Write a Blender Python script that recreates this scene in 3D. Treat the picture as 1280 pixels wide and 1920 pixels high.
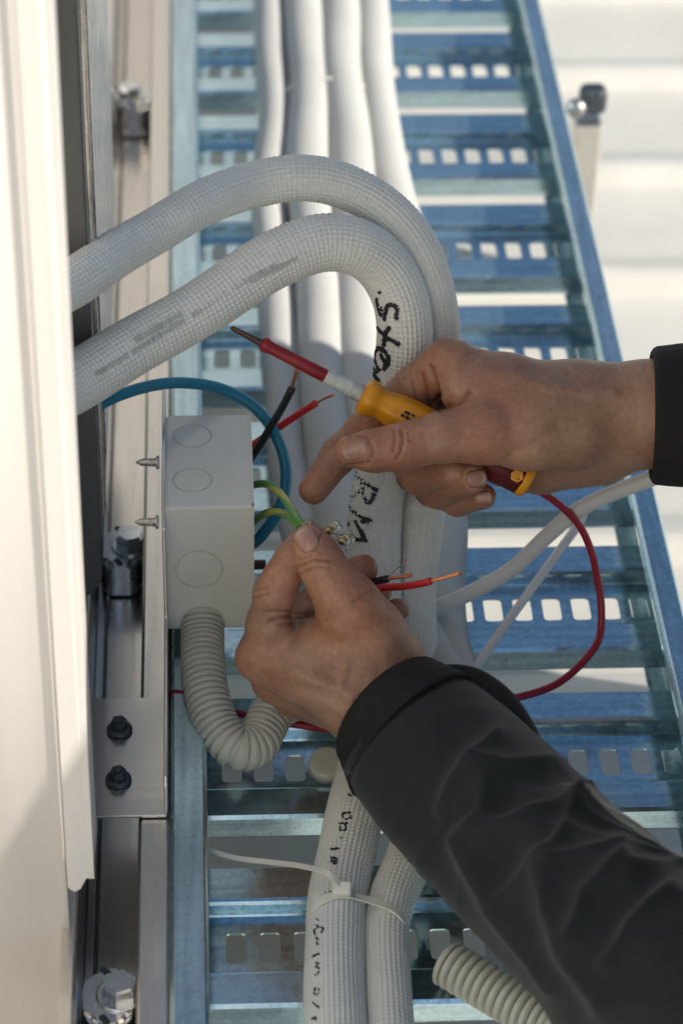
import bpy, bmesh, math, random
import numpy as np
from mathutils import Vector, Matrix
from mathutils.bvhtree import BVHTree
random.seed(4); RNG = np.random.default_rng(4)
SC = bpy.context.scene
for o in list(bpy.data.objects): bpy.data.objects.remove(o)
COL = SC.collection
rad = math.radians

# ------------------------------------------------------------------ camera
PITCH, YAW, ROLL, FPX = rad(37.5), rad(3.66), rad(1.4), 5000.0
CAM = np.array([0, -1.27, .975])
CF = np.array([math.sin(YAW)*math.cos(PITCH), math.cos(YAW)*math.cos(PITCH), -math.sin(PITCH)])
CR = np.array([math.cos(YAW), -math.sin(YAW), 0.0]); CU = np.cross(CR, CF)
CR, CU = CR*math.cos(ROLL)+CU*math.sin(ROLL), CU*math.cos(ROLL)-CR*math.sin(ROLL)
cd = bpy.data.cameras.new('camera'); cam = bpy.data.objects.new('camera', cd); COL.objects.link(cam)
M = Matrix.Identity(4)
for i in range(3):
    M[i][0], M[i][1], M[i][2], M[i][3] = CR[i], CU[i], -CF[i], CAM[i]
cam.matrix_world = M
cd.sensor_fit = 'VERTICAL'; cd.sensor_height = 36; cd.sensor_width = 24; cd.lens = FPX/1920*36
cd.clip_start = .05; cd.clip_end = 200
cd.dof.use_dof = True; cd.dof.focus_distance = 1.38; cd.dof.aperture_fstop = 8.3
SC.camera = cam

# ------------------------------------------------------------------ light
SUN_EL, SUN_AZ = 31.0, -25.0          # azimuth measured from +X towards +Y
sv = Vector((math.cos(rad(SUN_EL))*math.cos(rad(SUN_AZ)), math.cos(rad(SUN_EL))*math.sin(rad(SUN_AZ)), math.sin(rad(SUN_EL))))
W = bpy.data.worlds.new('World'); SC.world = W; W.use_nodes = True
nt = W.node_tree; bg = nt.nodes['Background']
sky = nt.nodes.new('ShaderNodeTexSky'); sky.sky_type = 'NISHITA'; sky.sun_disc = False
sky.sun_elevation = rad(SUN_EL); sky.sun_rotation = math.atan2(sv.x, sv.y)
sky.air_density = 1.0; sky.dust_density = .3; sky.ozone_density = 1.0
nt.links.new(sky.outputs[0], bg.inputs[0]); bg.inputs[1].default_value = .08
sl = bpy.data.lights.new('sun', 'SUN'); sl.energy = 3.7; sl.angle = rad(.5); sl.color = (1, .945, .86)
so = bpy.data.objects.new('sun', sl); COL.objects.link(so); so.rotation_euler = sv.to_track_quat('Z', 'Y').to_euler()
SC.view_settings.view_transform = 'Standard'; SC.view_settings.look = 'None'
SC.view_settings.exposure = .52; SC.view_settings.gamma = 1
SC.cycles.max_bounces = 10; SC.cycles.use_denoising = True

# ------------------------------------------------------------------ helpers
def P(u, v, d=None, z=None, y=None, x=None):
    r = CF+CR*(u-640)/FPX+CU*(960-v)/FPX
    if d is not None: t = d
    elif z is not None: t = (z-CAM[2])/r[2]
    elif y is not None: t = (y-CAM[1])/r[1]
    else: t = (x-CAM[0])/r[0]
    return CAM+r*t
def proj(V):
    q = V-CAM; t = q@CF
    return 640+FPX*(q@CR)/t, 960-FPX*(q@CU)/t, t
def PP(pts):
    out = []
    for p in pts:
        u, v, k, w = p if len(p) == 4 else (p[0], p[1], 'd', p[2])
        out.append(P(u, v, **{k: w}))
    return np.array(out)

def mesh_np(name, V, Fq, smooth=True, uv=None):
    me = bpy.data.meshes.new(name); V = np.asarray(V, np.float32); Fq = np.asarray(Fq, np.int32)
    n, k = Fq.shape
    me.vertices.add(len(V)); me.vertices.foreach_set('co', V.ravel())
    me.loops.add(n*k); me.loops.foreach_set('vertex_index', Fq.ravel())
    me.polygons.add(n); me.polygons.foreach_set('loop_start', np.arange(0, n*k, k, dtype=np.int32))
    me.polygons.foreach_set('use_smooth', np.full(n, smooth))
    if uv is not None:
        l = me.uv_layers.new(name='UVMap'); l.data.foreach_set('uv', np.asarray(uv, np.float32).ravel())
    me.update(calc_edges=True); me.validate(); return me
def obj(name, me, mat=None, parent=None, label=None, cat=None, group=None, kind=None):
    if isinstance(me, bmesh.types.BMesh):
        m2 = bpy.data.meshes.new(name); me.to_mesh(m2); me.free(); me = m2
    o = bpy.data.objects.new(name, me); COL.objects.link(o)
    if mat and not me.materials: me.materials.append(mat)
    if parent: o.parent = parent; o.matrix_parent_inverse = parent.matrix_basis.inverted()
    tag(o, label, cat, group, kind); return o
def tag(o, label=None, cat=None, group=None, kind=None):
    for k, v in (('label', label), ('category', cat), ('group', group), ('kind', kind)):
        if v: o[k] = v
    return o
def empty(name, loc=(0, 0, 0), **k):
    o = bpy.data.objects.new(name, None); COL.objects.link(o); o.location = Vector([float(c) for c in loc]); o.empty_display_size = .02
    tag(o, k.get('label'), k.get('cat'), k.get('group'), k.get('kind')); return o
def smooth_path(pts, step):
    p = np.asarray(pts, float); p = np.vstack([2*p[0]-p[1], p, 2*p[-1]-p[-2]]); out = []
    for i in range(1, len(p)-2):
        a, b, c, d = p[i-1:i+3]
        t01, t12, t23 = [max(np.linalg.norm(q), 1e-6)**.5 for q in (b-a, c-b, d-c)]
        m1 = (c-b)+t12*((b-a)/t01-(c-a)/(t01+t12)); m2 = (c-b)+t12*((d-c)/t23-(d-b)/(t12+t23))
        for t in np.linspace(0, 1, 40, endpoint=False):
            out.append((2*t**3-3*t**2+1)*b+(t**3-2*t**2+t)*m1+(-2*t**3+3*t**2)*c+(t**3-t**2)*m2)
    out.append(p[-2]); out = np.array(out)
    s = np.concatenate([[0], np.cumsum(np.linalg.norm(np.diff(out, axis=0), axis=1))])
    n = max(int(s[-1]/step), 2); q = np.linspace(0, s[-1], n+1)
    return np.stack([np.interp(q, s, out[:, k]) for k in range(3)], 1), q
def frames(p, ref=(0.13, 0.2, 1.0)):
    T = np.gradient(p, axis=0); T /= np.linalg.norm(T, axis=1)[:, None]
    N = np.zeros_like(p); n = np.array(ref)-np.dot(ref, T[0])*T[0]; n /= np.linalg.norm(n)
    for i in range(len(p)):
        n = n-np.dot(n, T[i])*T[i]; n /= np.linalg.norm(n); N[i] = n
    return T, N, np.cross(T, N)
def tube(name, pts, r, seg=16, step=.003, rf=None, cap=True, flat=(1, 1), ref=(0.13, 0.2, 1.0), raw=False):
    """a tube along a smooth path; r = number or radius per control point; rf(S, TH) adds relief"""
    p, s = smooth_path(pts, step)
    if not np.isscalar(r):
        cp = np.asarray(pts, float); cs = np.concatenate([[0], np.cumsum(np.linalg.norm(np.diff(cp, axis=0), axis=1))])
        rr = np.interp(s/s[-1], cs/cs[-1], r)
        k = np.ones(7)/7; rr = np.convolve(np.pad(rr, 3, 'edge'), k, 'valid') if len(rr) > 12 else rr
    else: rr = np.full(len(p), r)
    T, N, B = frames(p, ref); n = len(p)
    th = np.linspace(0, 2*math.pi, seg, endpoint=False)
    S, TH = np.meshgrid(s, th, indexing='ij')
    R = rr[:, None]+(rf(S, TH) if rf else 0)
    V = p[:, None]+(R*np.cos(TH)*flat[0])[..., None]*N[:, None]+(R*np.sin(TH)*flat[1])[..., None]*B[:, None]
    V = V.reshape(-1, 3)
    i, j = np.meshgrid(np.arange(n-1), np.arange(seg), indexing='ij'); j2 = (j+1) % seg
    Fq = np.stack([i*seg+j, i*seg+j2, (i+1)*seg+j2, (i+1)*seg+j], -1).reshape(-1, 4)
    u0, v0 = (s/1.0)[:, None]+0*th, TH/(2*math.pi)
    uv = np.stack([np.stack([S[i, j], v0[i, j]], -1), np.stack([S[i, j], v0[i, j]+1/seg], -1), np.stack([S[i+1, j], v0[i, j]+1/seg], -1), np.stack([S[i+1, j], v0[i, j]], -1)], 2).reshape(-1, 2)
    if cap:
        for e, q in ((0, p[0]), (n-1, p[-1])):
            c = len(V); V = np.vstack([V, q]); jj = np.arange(seg)
            f = np.stack([np.full(seg, c), e*seg+jj, e*seg+(jj+1) % seg], 1)
            f = np.stack([f[:, 0], f[:, 2 if e == 0 else 1], f[:, 1 if e == 0 else 2], f[:, 0]], 1)
            Fq = np.vstack([Fq, np.stack([f[:, 0], f[:, 1], f[:, 2], f[:, 2]], 1)]) if False else Fq
            # caps as thin quads to a tiny inner ring
            base = len(V)-1; V = V[:-1]
            ring = V[e*seg:(e+1)*seg]; inner = q+(ring-q)*.02; b0 = len(V); V = np.vstack([V, inner])
            a_ = e*seg+jj; b_ = e*seg+(jj+1) % seg; c_ = b0+(jj+1) % seg; d_ = b0+jj
            Fq = np.vstack([Fq, np.stack([a_, d_, c_, b_] if e == 0 else [a_, b_, c_, d_], 1)])
            uv = np.vstack([uv, np.zeros((seg*4, 2))])
    if raw: return V, Fq, uv
    return mesh_np(name, V, Fq, True, uv)
def box_bm(bm, c, s, rot=None, bev=0, seg=2):
    r = bmesh.ops.create_cube(bm, size=1); vs = r['verts']
    m = Matrix.Translation(Vector([float(a) for a in c])) @ (rot.to_4x4() if rot else Matrix.Identity(4)) @ Matrix.Diagonal((*s, 1))
    bmesh.ops.transform(bm, matrix=m, verts=vs)
    if bev:
        es = {e for v in vs for e in v.link_edges}
        bmesh.ops.bevel(bm, geom=list(es), offset=bev, segments=seg, affect='EDGES', profile=.5)
def box(name, c, s, mat, parent=None, rot=None, bev=0, seg=2, **k):
    bm = bmesh.new(); box_bm(bm, c, s, rot, bev, seg); return obj(name, bm, mat, parent, **k)
def lathe(name, a, b, prof, mat, parent=None, seg=32, shape=None, smooth=True, **k):
    """profile [(t along a->b in m, radius)] turned round the axis a->b; shape(t, th) scales the radius"""
    a, b = np.array(a, float), np.array(b, float); T = (b-a)/np.linalg.norm(b-a)
    n = np.cross(T, [.3, .2, .9]); n /= np.linalg.norm(n); bb = np.cross(T, n)
    th = np.linspace(0, 2*math.pi, seg, endpoint=False); V = []
    for t, r in prof:
        rr = r*(shape(t, th) if shape else 1)
        V.append(a+T*t+(np.cos(th)*rr)[:, None]*n+(np.sin(th)*rr)[:, None]*bb)
    m = len(prof); V = np.concatenate(V)
    i, j = np.meshgrid(np.arange(m-1), np.arange(seg), indexing='ij'); j2 = (j+1) % seg
    Fq = np.stack([i*seg+j, i*seg+j2, (i+1)*seg+j2, (i+1)*seg+j], -1).reshape(-1, 4)
    me = mesh_np(name, V, Fq, smooth)
    bm = bmesh.new(); bm.from_mesh(me); bm.verts.ensure_lookup_table()
    bm.faces.new([bm.verts[q] for q in range(seg)][::-1]); bm.faces.new([bm.verts[(m-1)*seg+q] for q in range(seg)])
    bmesh.ops.recalc_face_normals(bm, faces=bm.faces); bm.to_mesh(me); bm.free()
    return obj(name, me, mat, parent, **k)
def extrude_profile(name, prof, y0, y1, mat, parent=None, th=.0015, axis='Y', **k):
    """open profile of (x, z) points swept along Y (or (y, z) along X), given thickness"""
    V, Fq = [], []
    n = len(prof); ys = np.linspace(y0, y1, 2)
    for yy in ys:
        for a, z in prof: V.append((a, yy, z) if axis == 'Y' else (yy, a, z))
    for i in range(n-1): Fq.append((i, i+1, n+i+1, n+i))
    o = obj(name, mesh_np(name, V, Fq, False), mat, parent, **k)
    m = o.modifiers.new('thick', 'SOLIDIFY'); m.thickness = th; m.offset = 0
    b = o.modifiers.new('bev', 'BEVEL'); b.width = .0006; b.segments = 2; b.limit_method = 'ANGLE'
    return o

# ------------------------------------------------------------------ materials
def mat(name, base, rough=.5, metal=0, var=0, vscale=60, bump=0, bscale=800, stretch=(1, 1, 1), rvar=0, spec=.5, **kw):
    m = bpy.data.materials.new(name); m.use_nodes = True; n = m.node_tree.nodes; l = m.node_tree.links
    b = n['Principled BSDF']; b.inputs['Base Color'].default_value = (*base, 1); b.inputs['Roughness'].default_value = rough
    b.inputs['Metallic'].default_value = metal; b.inputs['Specular IOR Level'].default_value = spec
    for k, v in kw.items():
        nm = k.replace('_', ' '); b.inputs[nm].default_value = v
    if var or bump or rvar:
        tc = n.new('ShaderNodeTexCoord'); mp = n.new('ShaderNodeMapping'); mp.inputs['Scale'].default_value = stretch
        l.new(tc.outputs['Object'], mp.inputs[0])
        if var or rvar:
            nz = n.new('ShaderNodeTexNoise'); nz.inputs['Scale'].default_value = vscale; nz.inputs['Detail'].default_value = 6
            nz.inputs['Roughness'].default_value = .65; l.new(mp.outputs[0], nz.inputs['Vector'])
        if var:
            mr = n.new('ShaderNodeMapRange'); mr.inputs['From Min'].default_value = .3; mr.inputs['From Max'].default_value = .7
            mr.inputs['To Min'].default_value = 1-var; mr.inputs['To Max'].default_value = 1+var*.6
            l.new(nz.outputs['Fac'], mr.inputs[0])
            mx = n.new('ShaderNodeVectorMath'); mx.operation = 'SCALE'; mx.inputs[0].default_value = base
            l.new(mr.outputs[0], mx.inputs['Scale']); l.new(mx.outputs[0], b.inputs['Base Color'])
        if rvar:
            m2 = n.new('ShaderNodeMapRange'); m2.inputs['From Min'].default_value = .3; m2.inputs['From Max'].default_value = .7
            m2.inputs['To Min'].default_value = max(rough-rvar, .05); m2.inputs['To Max'].default_value = rough+rvar
            l.new(nz.outputs['Fac'], m2.inputs[0]); l.new(m2.outputs[0], b.inputs['Roughness'])
        if bump:
            nb = n.new('ShaderNodeTexNoise'); nb.inputs['Scale'].default_value = bscale; nb.inputs['Detail'].default_value = 4
            l.new(mp.outputs[0], nb.inputs['Vector'])
            bp = n.new('ShaderNodeBump'); bp.inputs['Strength'].default_value = bump; bp.inputs['Distance'].default_value = .001
            l.new(nb.outputs['Fac'], bp.inputs['Height']); l.new(bp.outputs[0], b.inputs['Normal'])
    return m
def galv(name, streak=(.06, 1, 1), base=(.56, .76, .84), rough=.19):
    """galvanised steel: crystal spangle that shifts tone and gloss, a few rubbed dark specks"""
    m = bpy.data.materials.new(name); m.use_nodes = True; n = m.node_tree.nodes; l = m.node_tree.links
    b = n['Principled BSDF']; b.inputs['Metallic'].default_value = .92
    tc = n.new('ShaderNodeTexCoord')
    nz = n.new('ShaderNodeTexNoise'); nz.inputs['Scale'].default_value = 45; nz.inputs['Detail'].default_value = 5; l.new(tc.outputs['Object'], nz.inputs['Vector'])
    ad = n.new('ShaderNodeVectorMath'); ad.operation = 'MULTIPLY_ADD'; ad.inputs[1].default_value = (.012,)*3
    l.new(nz.outputs['Color'], ad.inputs[0]); l.new(tc.outputs['Object'], ad.inputs[2])
    vo = n.new('ShaderNodeTexVoronoi'); vo.inputs['Scale'].default_value = 330; l.new(ad.outputs[0], vo.inputs['Vector'])
    bw = n.new('ShaderNodeRGBToBW'); l.new(vo.outputs['Color'], bw.inputs[0])
    mu = n.new('ShaderNodeMath'); mu.operation = 'MULTIPLY_ADD'; mu.inputs[1].default_value = .16; mu.inputs[2].default_value = .72
    l.new(bw.outputs[0], mu.inputs[0])
    n2 = n.new('ShaderNodeTexNoise'); n2.inputs['Scale'].default_value = 420; n2.inputs['Detail'].default_value = 8; n2.inputs['Roughness'].default_value = .7
    l.new(tc.outputs['Object'], n2.inputs['Vector'])
    mr = n.new('ShaderNodeMapRange'); mr.inputs['From Min'].default_value = .35; mr.inputs['From Max'].default_value = .62; mr.inputs['To Min'].default_value = .84; mr.inputs['To Max'].default_value = 1.06
    l.new(n2.outputs['Fac'], mr.inputs[0])
    m3 = n.new('ShaderNodeMath'); m3.operation = 'MULTIPLY'; l.new(mu.outputs[0], m3.inputs[0]); l.new(mr.outputs[0], m3.inputs[1])
    mp = n.new('ShaderNodeMapping'); mp.inputs['Scale'].default_value = streak; l.new(tc.outputs['Object'], mp.inputs[0])
    n5 = n.new('ShaderNodeTexNoise'); n5.inputs['Scale'].default_value = 260; n5.inputs['Detail'].default_value = 5; l.new(mp.outputs[0], n5.inputs['Vector'])
    m5 = n.new('ShaderNodeMapRange'); m5.inputs['From Min'].default_value = .3; m5.inputs['From Max'].default_value = .7; m5.inputs['To Min'].default_value = .80; m5.inputs['To Max'].default_value = 1.10; l.new(n5.outputs['Fac'], m5.inputs[0])
    m6 = n.new('ShaderNodeMath'); m6.operation = 'MULTIPLY'; l.new(m3.outputs[0], m6.inputs[0]); l.new(m5.outputs[0], m6.inputs[1]); m3 = m6
    sc = n.new('ShaderNodeVectorMath'); sc.operation = 'SCALE'; sc.inputs[0].default_value = tuple(c*1.25 for c in base); l.new(m3.outputs[0], sc.inputs['Scale'])
    l.new(sc.outputs[0], b.inputs['Base Color'])
    rr = n.new('ShaderNodeMath'); rr.operation = 'MULTIPLY_ADD'; rr.inputs[1].default_value = .08; rr.inputs[2].default_value = rough-.04
    l.new(bw.outputs[0], rr.inputs[0]); l.new(rr.outputs[0], b.inputs['Roughness'])
    bp = n.new('ShaderNodeBump'); bp.inputs['Strength'].default_value = .04; bp.inputs['Distance'].default_value = .0004
    l.new(m3.outputs[0], bp.inputs['Height']); l.new(bp.outputs[0], b.inputs['Normal'])
    return m
def skin_mat():
    m = bpy.data.materials.new('skin'); m.use_nodes = True; n = m.node_tree.nodes; l = m.node_tree.links
    b = n['Principled BSDF']; b.inputs['Roughness'].default_value = .44; b.inputs['Specular IOR Level'].default_value = .45
    b.inputs['Subsurface Weight'].default_value = .18; b.inputs['Subsurface Radius'].default_value = (1, .35, .18); b.inputs['Subsurface Scale'].default_value = .004
    tc = n.new('ShaderNodeTexCoord')
    nz = n.new('ShaderNodeTexNoise'); nz.inputs['Scale'].default_value = 38; nz.inputs['Detail'].default_value = 7; nz.inputs['Roughness'].default_value = .62; l.new(tc.outputs['Object'], nz.inputs['Vector'])
    cr = n.new('ShaderNodeValToRGB'); e = cr.color_ramp.elements
    e[0].position = .3; e[0].color = (.30, .155, .10, 1); e[1].position = .72; e[1].color = (.415, .26, .168, 1)
    k = e.new(.5); k.color = (.35, .20, .128, 1); l.new(nz.outputs['Fac'], cr.inputs[0])
    # small freckles and grime
    v2 = n.new('ShaderNodeTexNoise'); v2.inputs['Scale'].default_value = 330; v2.inputs['Detail'].default_value = 4; l.new(tc.outputs['Object'], v2.inputs['Vector'])
    mr = n.new('ShaderNodeMapRange'); mr.inputs['From Min'].default_value = .3; mr.inputs['From Max'].default_value = .65; mr.inputs['To Min'].default_value = .84; mr.inputs['To Max'].default_value = 1.05; l.new(v2.outputs['Fac'], mr.inputs[0])
    sc = n.new('ShaderNodeVectorMath'); sc.operation = 'SCALE'; l.new(cr.outputs[0], sc.inputs[0]); l.new(mr.outputs[0], sc.inputs['Scale'])
    a1 = n.new('ShaderNodeAttribute'); a1.attribute_name = 'flush'
    x1 = n.new('ShaderNodeMix'); x1.data_type = 'RGBA'; x1.blend_type = 'MULTIPLY'; x1.inputs[7].default_value = (1.10, .92, .88, 1); l.new(a1.outputs['Fac'], x1.inputs[0]); l.new(sc.outputs[0], x1.inputs[6])
    a2 = n.new('ShaderNodeAttribute'); a2.attribute_name = 'crease_tone'
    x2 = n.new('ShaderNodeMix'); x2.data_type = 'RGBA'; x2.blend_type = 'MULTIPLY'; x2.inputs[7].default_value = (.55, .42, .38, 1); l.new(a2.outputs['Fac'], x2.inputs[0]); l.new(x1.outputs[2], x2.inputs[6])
    l.new(x2.outputs[2], b.inputs['Base Color'])
    vo = n.new('ShaderNodeTexVoronoi'); vo.inputs['Scale'].default_value = 750; vo.feature = 'DISTANCE_TO_EDGE'; l.new(tc.outputs['Object'], vo.inputs['Vector'])
    n4 = n.new('ShaderNodeTexNoise'); n4.inputs['Scale'].default_value = 260; n4.inputs['Detail'].default_value = 5; l.new(tc.outputs['Object'], n4.inputs['Vector'])
    ma = n.new('ShaderNodeMath'); ma.operation = 'MULTIPLY_ADD'; ma.inputs[1].default_value = .35; l.new(vo.outputs['Distance'], ma.inputs[0]); l.new(n4.outputs['Fac'], ma.inputs[2])
    bp = n.new('ShaderNodeBump'); bp.inputs['Strength'].default_value = .55; bp.inputs['Distance'].default_value = .0008; l.new(ma.outputs[0], bp.inputs['Height']); l.new(bp.outputs[0], b.inputs['Normal'])
    return m
def stripe_mat():
    m = mat('green_yellow_insulation', (.10, .30, .03), .35); n = m.node_tree.nodes; l = m.node_tree.links
    uv = n.new('ShaderNodeUVMap'); sx = n.new('ShaderNodeSeparateXYZ'); l.new(uv.outputs[0], sx.inputs[0])
    a = n.new('ShaderNodeMath'); a.operation = 'MULTIPLY_ADD'; a.inputs[1].default_value = 9; l.new(sx.outputs[0], a.inputs[0]); l.new(sx.outputs[1], a.inputs[2])
    f = n.new('ShaderNodeMath'); f.operation = 'FRACT'; l.new(a.outputs[0], f.inputs[0])
    g = n.new('ShaderNodeMath'); g.operation = 'GREATER_THAN'; g.inputs[1].default_value = .74; l.new(f.outputs[0], g.inputs[0])
    mx = n.new('ShaderNodeMix'); mx.data_type = 'RGBA'; mx.inputs[6].default_value = (.07, .26, .02, 1); mx.inputs[7].default_value = (.42, .40, .03, 1)
    l.new(g.outputs[0], mx.inputs[0]); l.new(mx.outputs[2], n['Principled BSDF'].inputs['Base Color']); return m

M_GALV = galv('galvanised_steel'); M_GALV2 = galv('galvanised_rail', (1, .06, 1), (.54, .71, .78), .24)
M_ALU = mat('mill_aluminium', (.78, .735, .67), .25, .95, var=.05, vscale=160, stretch=(1, .05, 1), rvar=.07, bump=.015, bscale=700)
M_STAIN = mat('brushed_stainless', (.80, .74, .66), .24, .95, var=.03, vscale=500, stretch=(.03, 1, 1), rvar=.03, bump=.012, bscale=1500)
M_ZINC = mat('zinc_bolt', (.74, .76, .78), .25, 1, var=.07, vscale=200, rvar=.06)
M_SCREW = mat('dull_screw', (.34, .34, .33), .42, .9, var=.2, vscale=300)
M_DARKBOLT = mat('dark_oxide_bolt', (.10, .11, .12), .45, .7, var=.3, vscale=260)
M_ROOF = mat('cream_coated_sheet', (.71, .675, .605), .5, 0, var=.1, vscale=6, bump=.04, bscale=30)
M_CAB = mat('cream_cabinet_paint', (.75, .705, .65), .42, 0, var=.06, vscale=14, stretch=(3, 3, .25))
M_DCAB = mat('shaded_cabinet_grey', (.13, .128, .118), .4, 0, var=.05, vscale=20)  # grey deepened so the colour also holds the shade on this cabinet
M_FOAM = mat('white_embossed_insulation', (.77, .775, .715), .5, 0, var=.07, vscale=70)
M_FOAMW = mat('white_pipe_cover', (.58, .57, .525), .65, 0, var=.05, vscale=30)
M_COND = mat('grey_beige_conduit', (.56, .56, .475), .4, 0, var=.08, vscale=60)
M_CONDI = mat('conduit_inside', (.10, .10, .09), .6)
M_BOX = mat('light_grey_plastic', (.80, .79, .71), .15, 0, var=.03, vscale=40, bump=.03, bscale=500)
M_BLUE = mat('blue_insulation', (.012, .21, .33), .38, 0, var=.12, vscale=80)
M_RED = mat('red_insulation', (.60, .02, .025), .38, 0, var=.12, vscale=120)
M_DRED = mat('dark_red_insulation', (.32, .012, .03), .42, 0, var=.15, vscale=120)
M_BLACK = mat('black_insulation', (.016, .016, .018), .34)
M_COPPER = mat('copper', (.70, .30, .16), .34, 1, var=.25, vscale=400)
M_GY = stripe_mat()
M_WCABLE = mat('white_cable_jacket', (.70, .70, .68), .4, 0, var=.05, vscale=50)
M_NYLON = mat('natural_nylon', (.78, .77, .68), .35, 0, Subsurface_Weight=.3, Subsurface_Scale=.003)
M_MARK = mat('black_marker_ink', (.018, .018, .022), .6)
M_YEL = mat('yellow_handle_plastic', (.74, .30, .005), .4, 0, var=.14, vscale=130, bump=.05, bscale=900)
M_HRED = mat('maroon_handle_rubber', (.13, .012, .012), .5, 0, var=.15, vscale=150)
M_SRED = mat('red_shaft_sleeve', (.27, .010, .014), .4, 0, var=.2, vscale=140, bump=.06, bscale=900)
M_BLADE = mat('worn_steel_blade', (.14, .09, .065), .5, .8, var=.4, vscale=200)
M_COLLAR = mat('worn_white_collar', (.52, .55, .52), .45, 0, var=.45, vscale=110)
M_CLEAR = mat('clear_plastic', (.95, .97, .96), .06, 0, Transmission_Weight=1.0, IOR=1.46)
M_BRASS = mat('brass', (.45, .36, .16), .35, 1)
M_SKIN = skin_mat()
M_NAIL = mat('fingernail', (.37, .205, .15), .24, 0, var=.08, vscale=200)
def nail_tip(m):
    n, l = m.node_tree.nodes, m.node_tree.links; b = n['Principled BSDF']; src = b.inputs['Base Color'].links[0].from_socket
    a = n.new('ShaderNodeAttribute'); a.attribute_name = 'tip'; x = n.new('ShaderNodeMix'); x.data_type = 'RGBA'; x.inputs[7].default_value = (.42, .31, .24, 1)
    l.new(a.outputs['Fac'], x.inputs[0]); l.new(src, x.inputs[6]); l.new(x.outputs[2], b.inputs['Base Color'])
nail_tip(M_NAIL)
M_CLOTH = mat('black_softshell_cloth', (.0046, .0085, .0078), .78, 0, var=.25, vscale=160, bump=.35, bscale=2600, Sheen_Weight=.11)
M_CUFF = mat('black_cuff_band', (.0055, .006, .0065), .85, 0, var=.2, vscale=300, bump=.3, bscale=2400)
M_TROUS = mat('dark_work_trousers', (.03, .035, .045), .9)
M_HAIR = mat('brown_hair', (.04, .025, .015), .6)

# ------------------------------------------------------------------ roof (the ground)
def build_roof():
    ZR, per = -.175, .17
    prof = []
    for k in range(-20, 90):
        y0 = .50+k*per; z = ZR+.0
        prof += [(y0, ZR), (y0+.007, ZR+.015), (y0+.014, ZR+.0165), (y0+.022, ZR+.015), (y0+.056, ZR+.001), (y0+.064, ZR), (y0+.15, ZR)]
    ys = np.array(prof); xs = np.array([-14, 14.0])
    V = np.array([(x, y, z) for x in xs for y, z in ys]); n = len(ys)
    Fq = [(i, n+i, n+i+1, i+1) for i in range(n-1)]
    obj('roof', mesh_np('roof', V, Fq, False), M_ROOF, kind='structure')
    box('roof_edge', (0, 2, -.74), (28.4, 40, .9), M_ROOF, kind='structure')
build_roof()
# unseen cream walls, added: left one bounces sunlight, far one reflects in the metal
bw = empty('added_wall', (-.4, -1.4, -.25), label='unseen cream wall left of the camera, added to bounce sunlight', cat='wall')
wa, wb = np.array([-.52, -.62]), np.array([-.17, -2.3]); wd = (wb-wa)/np.linalg.norm(wb-wa); wang = math.atan2(wd[1], wd[0])
for k in range(7):
    c = wa+wd*(.24+.42*k); nn = np.array([wd[1], -wd[0]])*.03
    box('added_wall_panel', (c[0]+nn[0], c[1]+nn[1], .8), (.414, .05, 2.1), M_ROOF, bw, rot=Matrix.Rotation(wang, 3, 'Z'), bev=.006)
bw2 = empty('added_wall', (-.6, 1.95, -.25), label='unseen tall cream wall beyond the end of the tray, added for the metal to reflect', cat='wall')
for k in range(3): box('added_wall_panel', (-.225-.42*k, 1.95, 1.2), (.414, .05, 2.9), M_ROOF, bw2, bev=.006)

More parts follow.
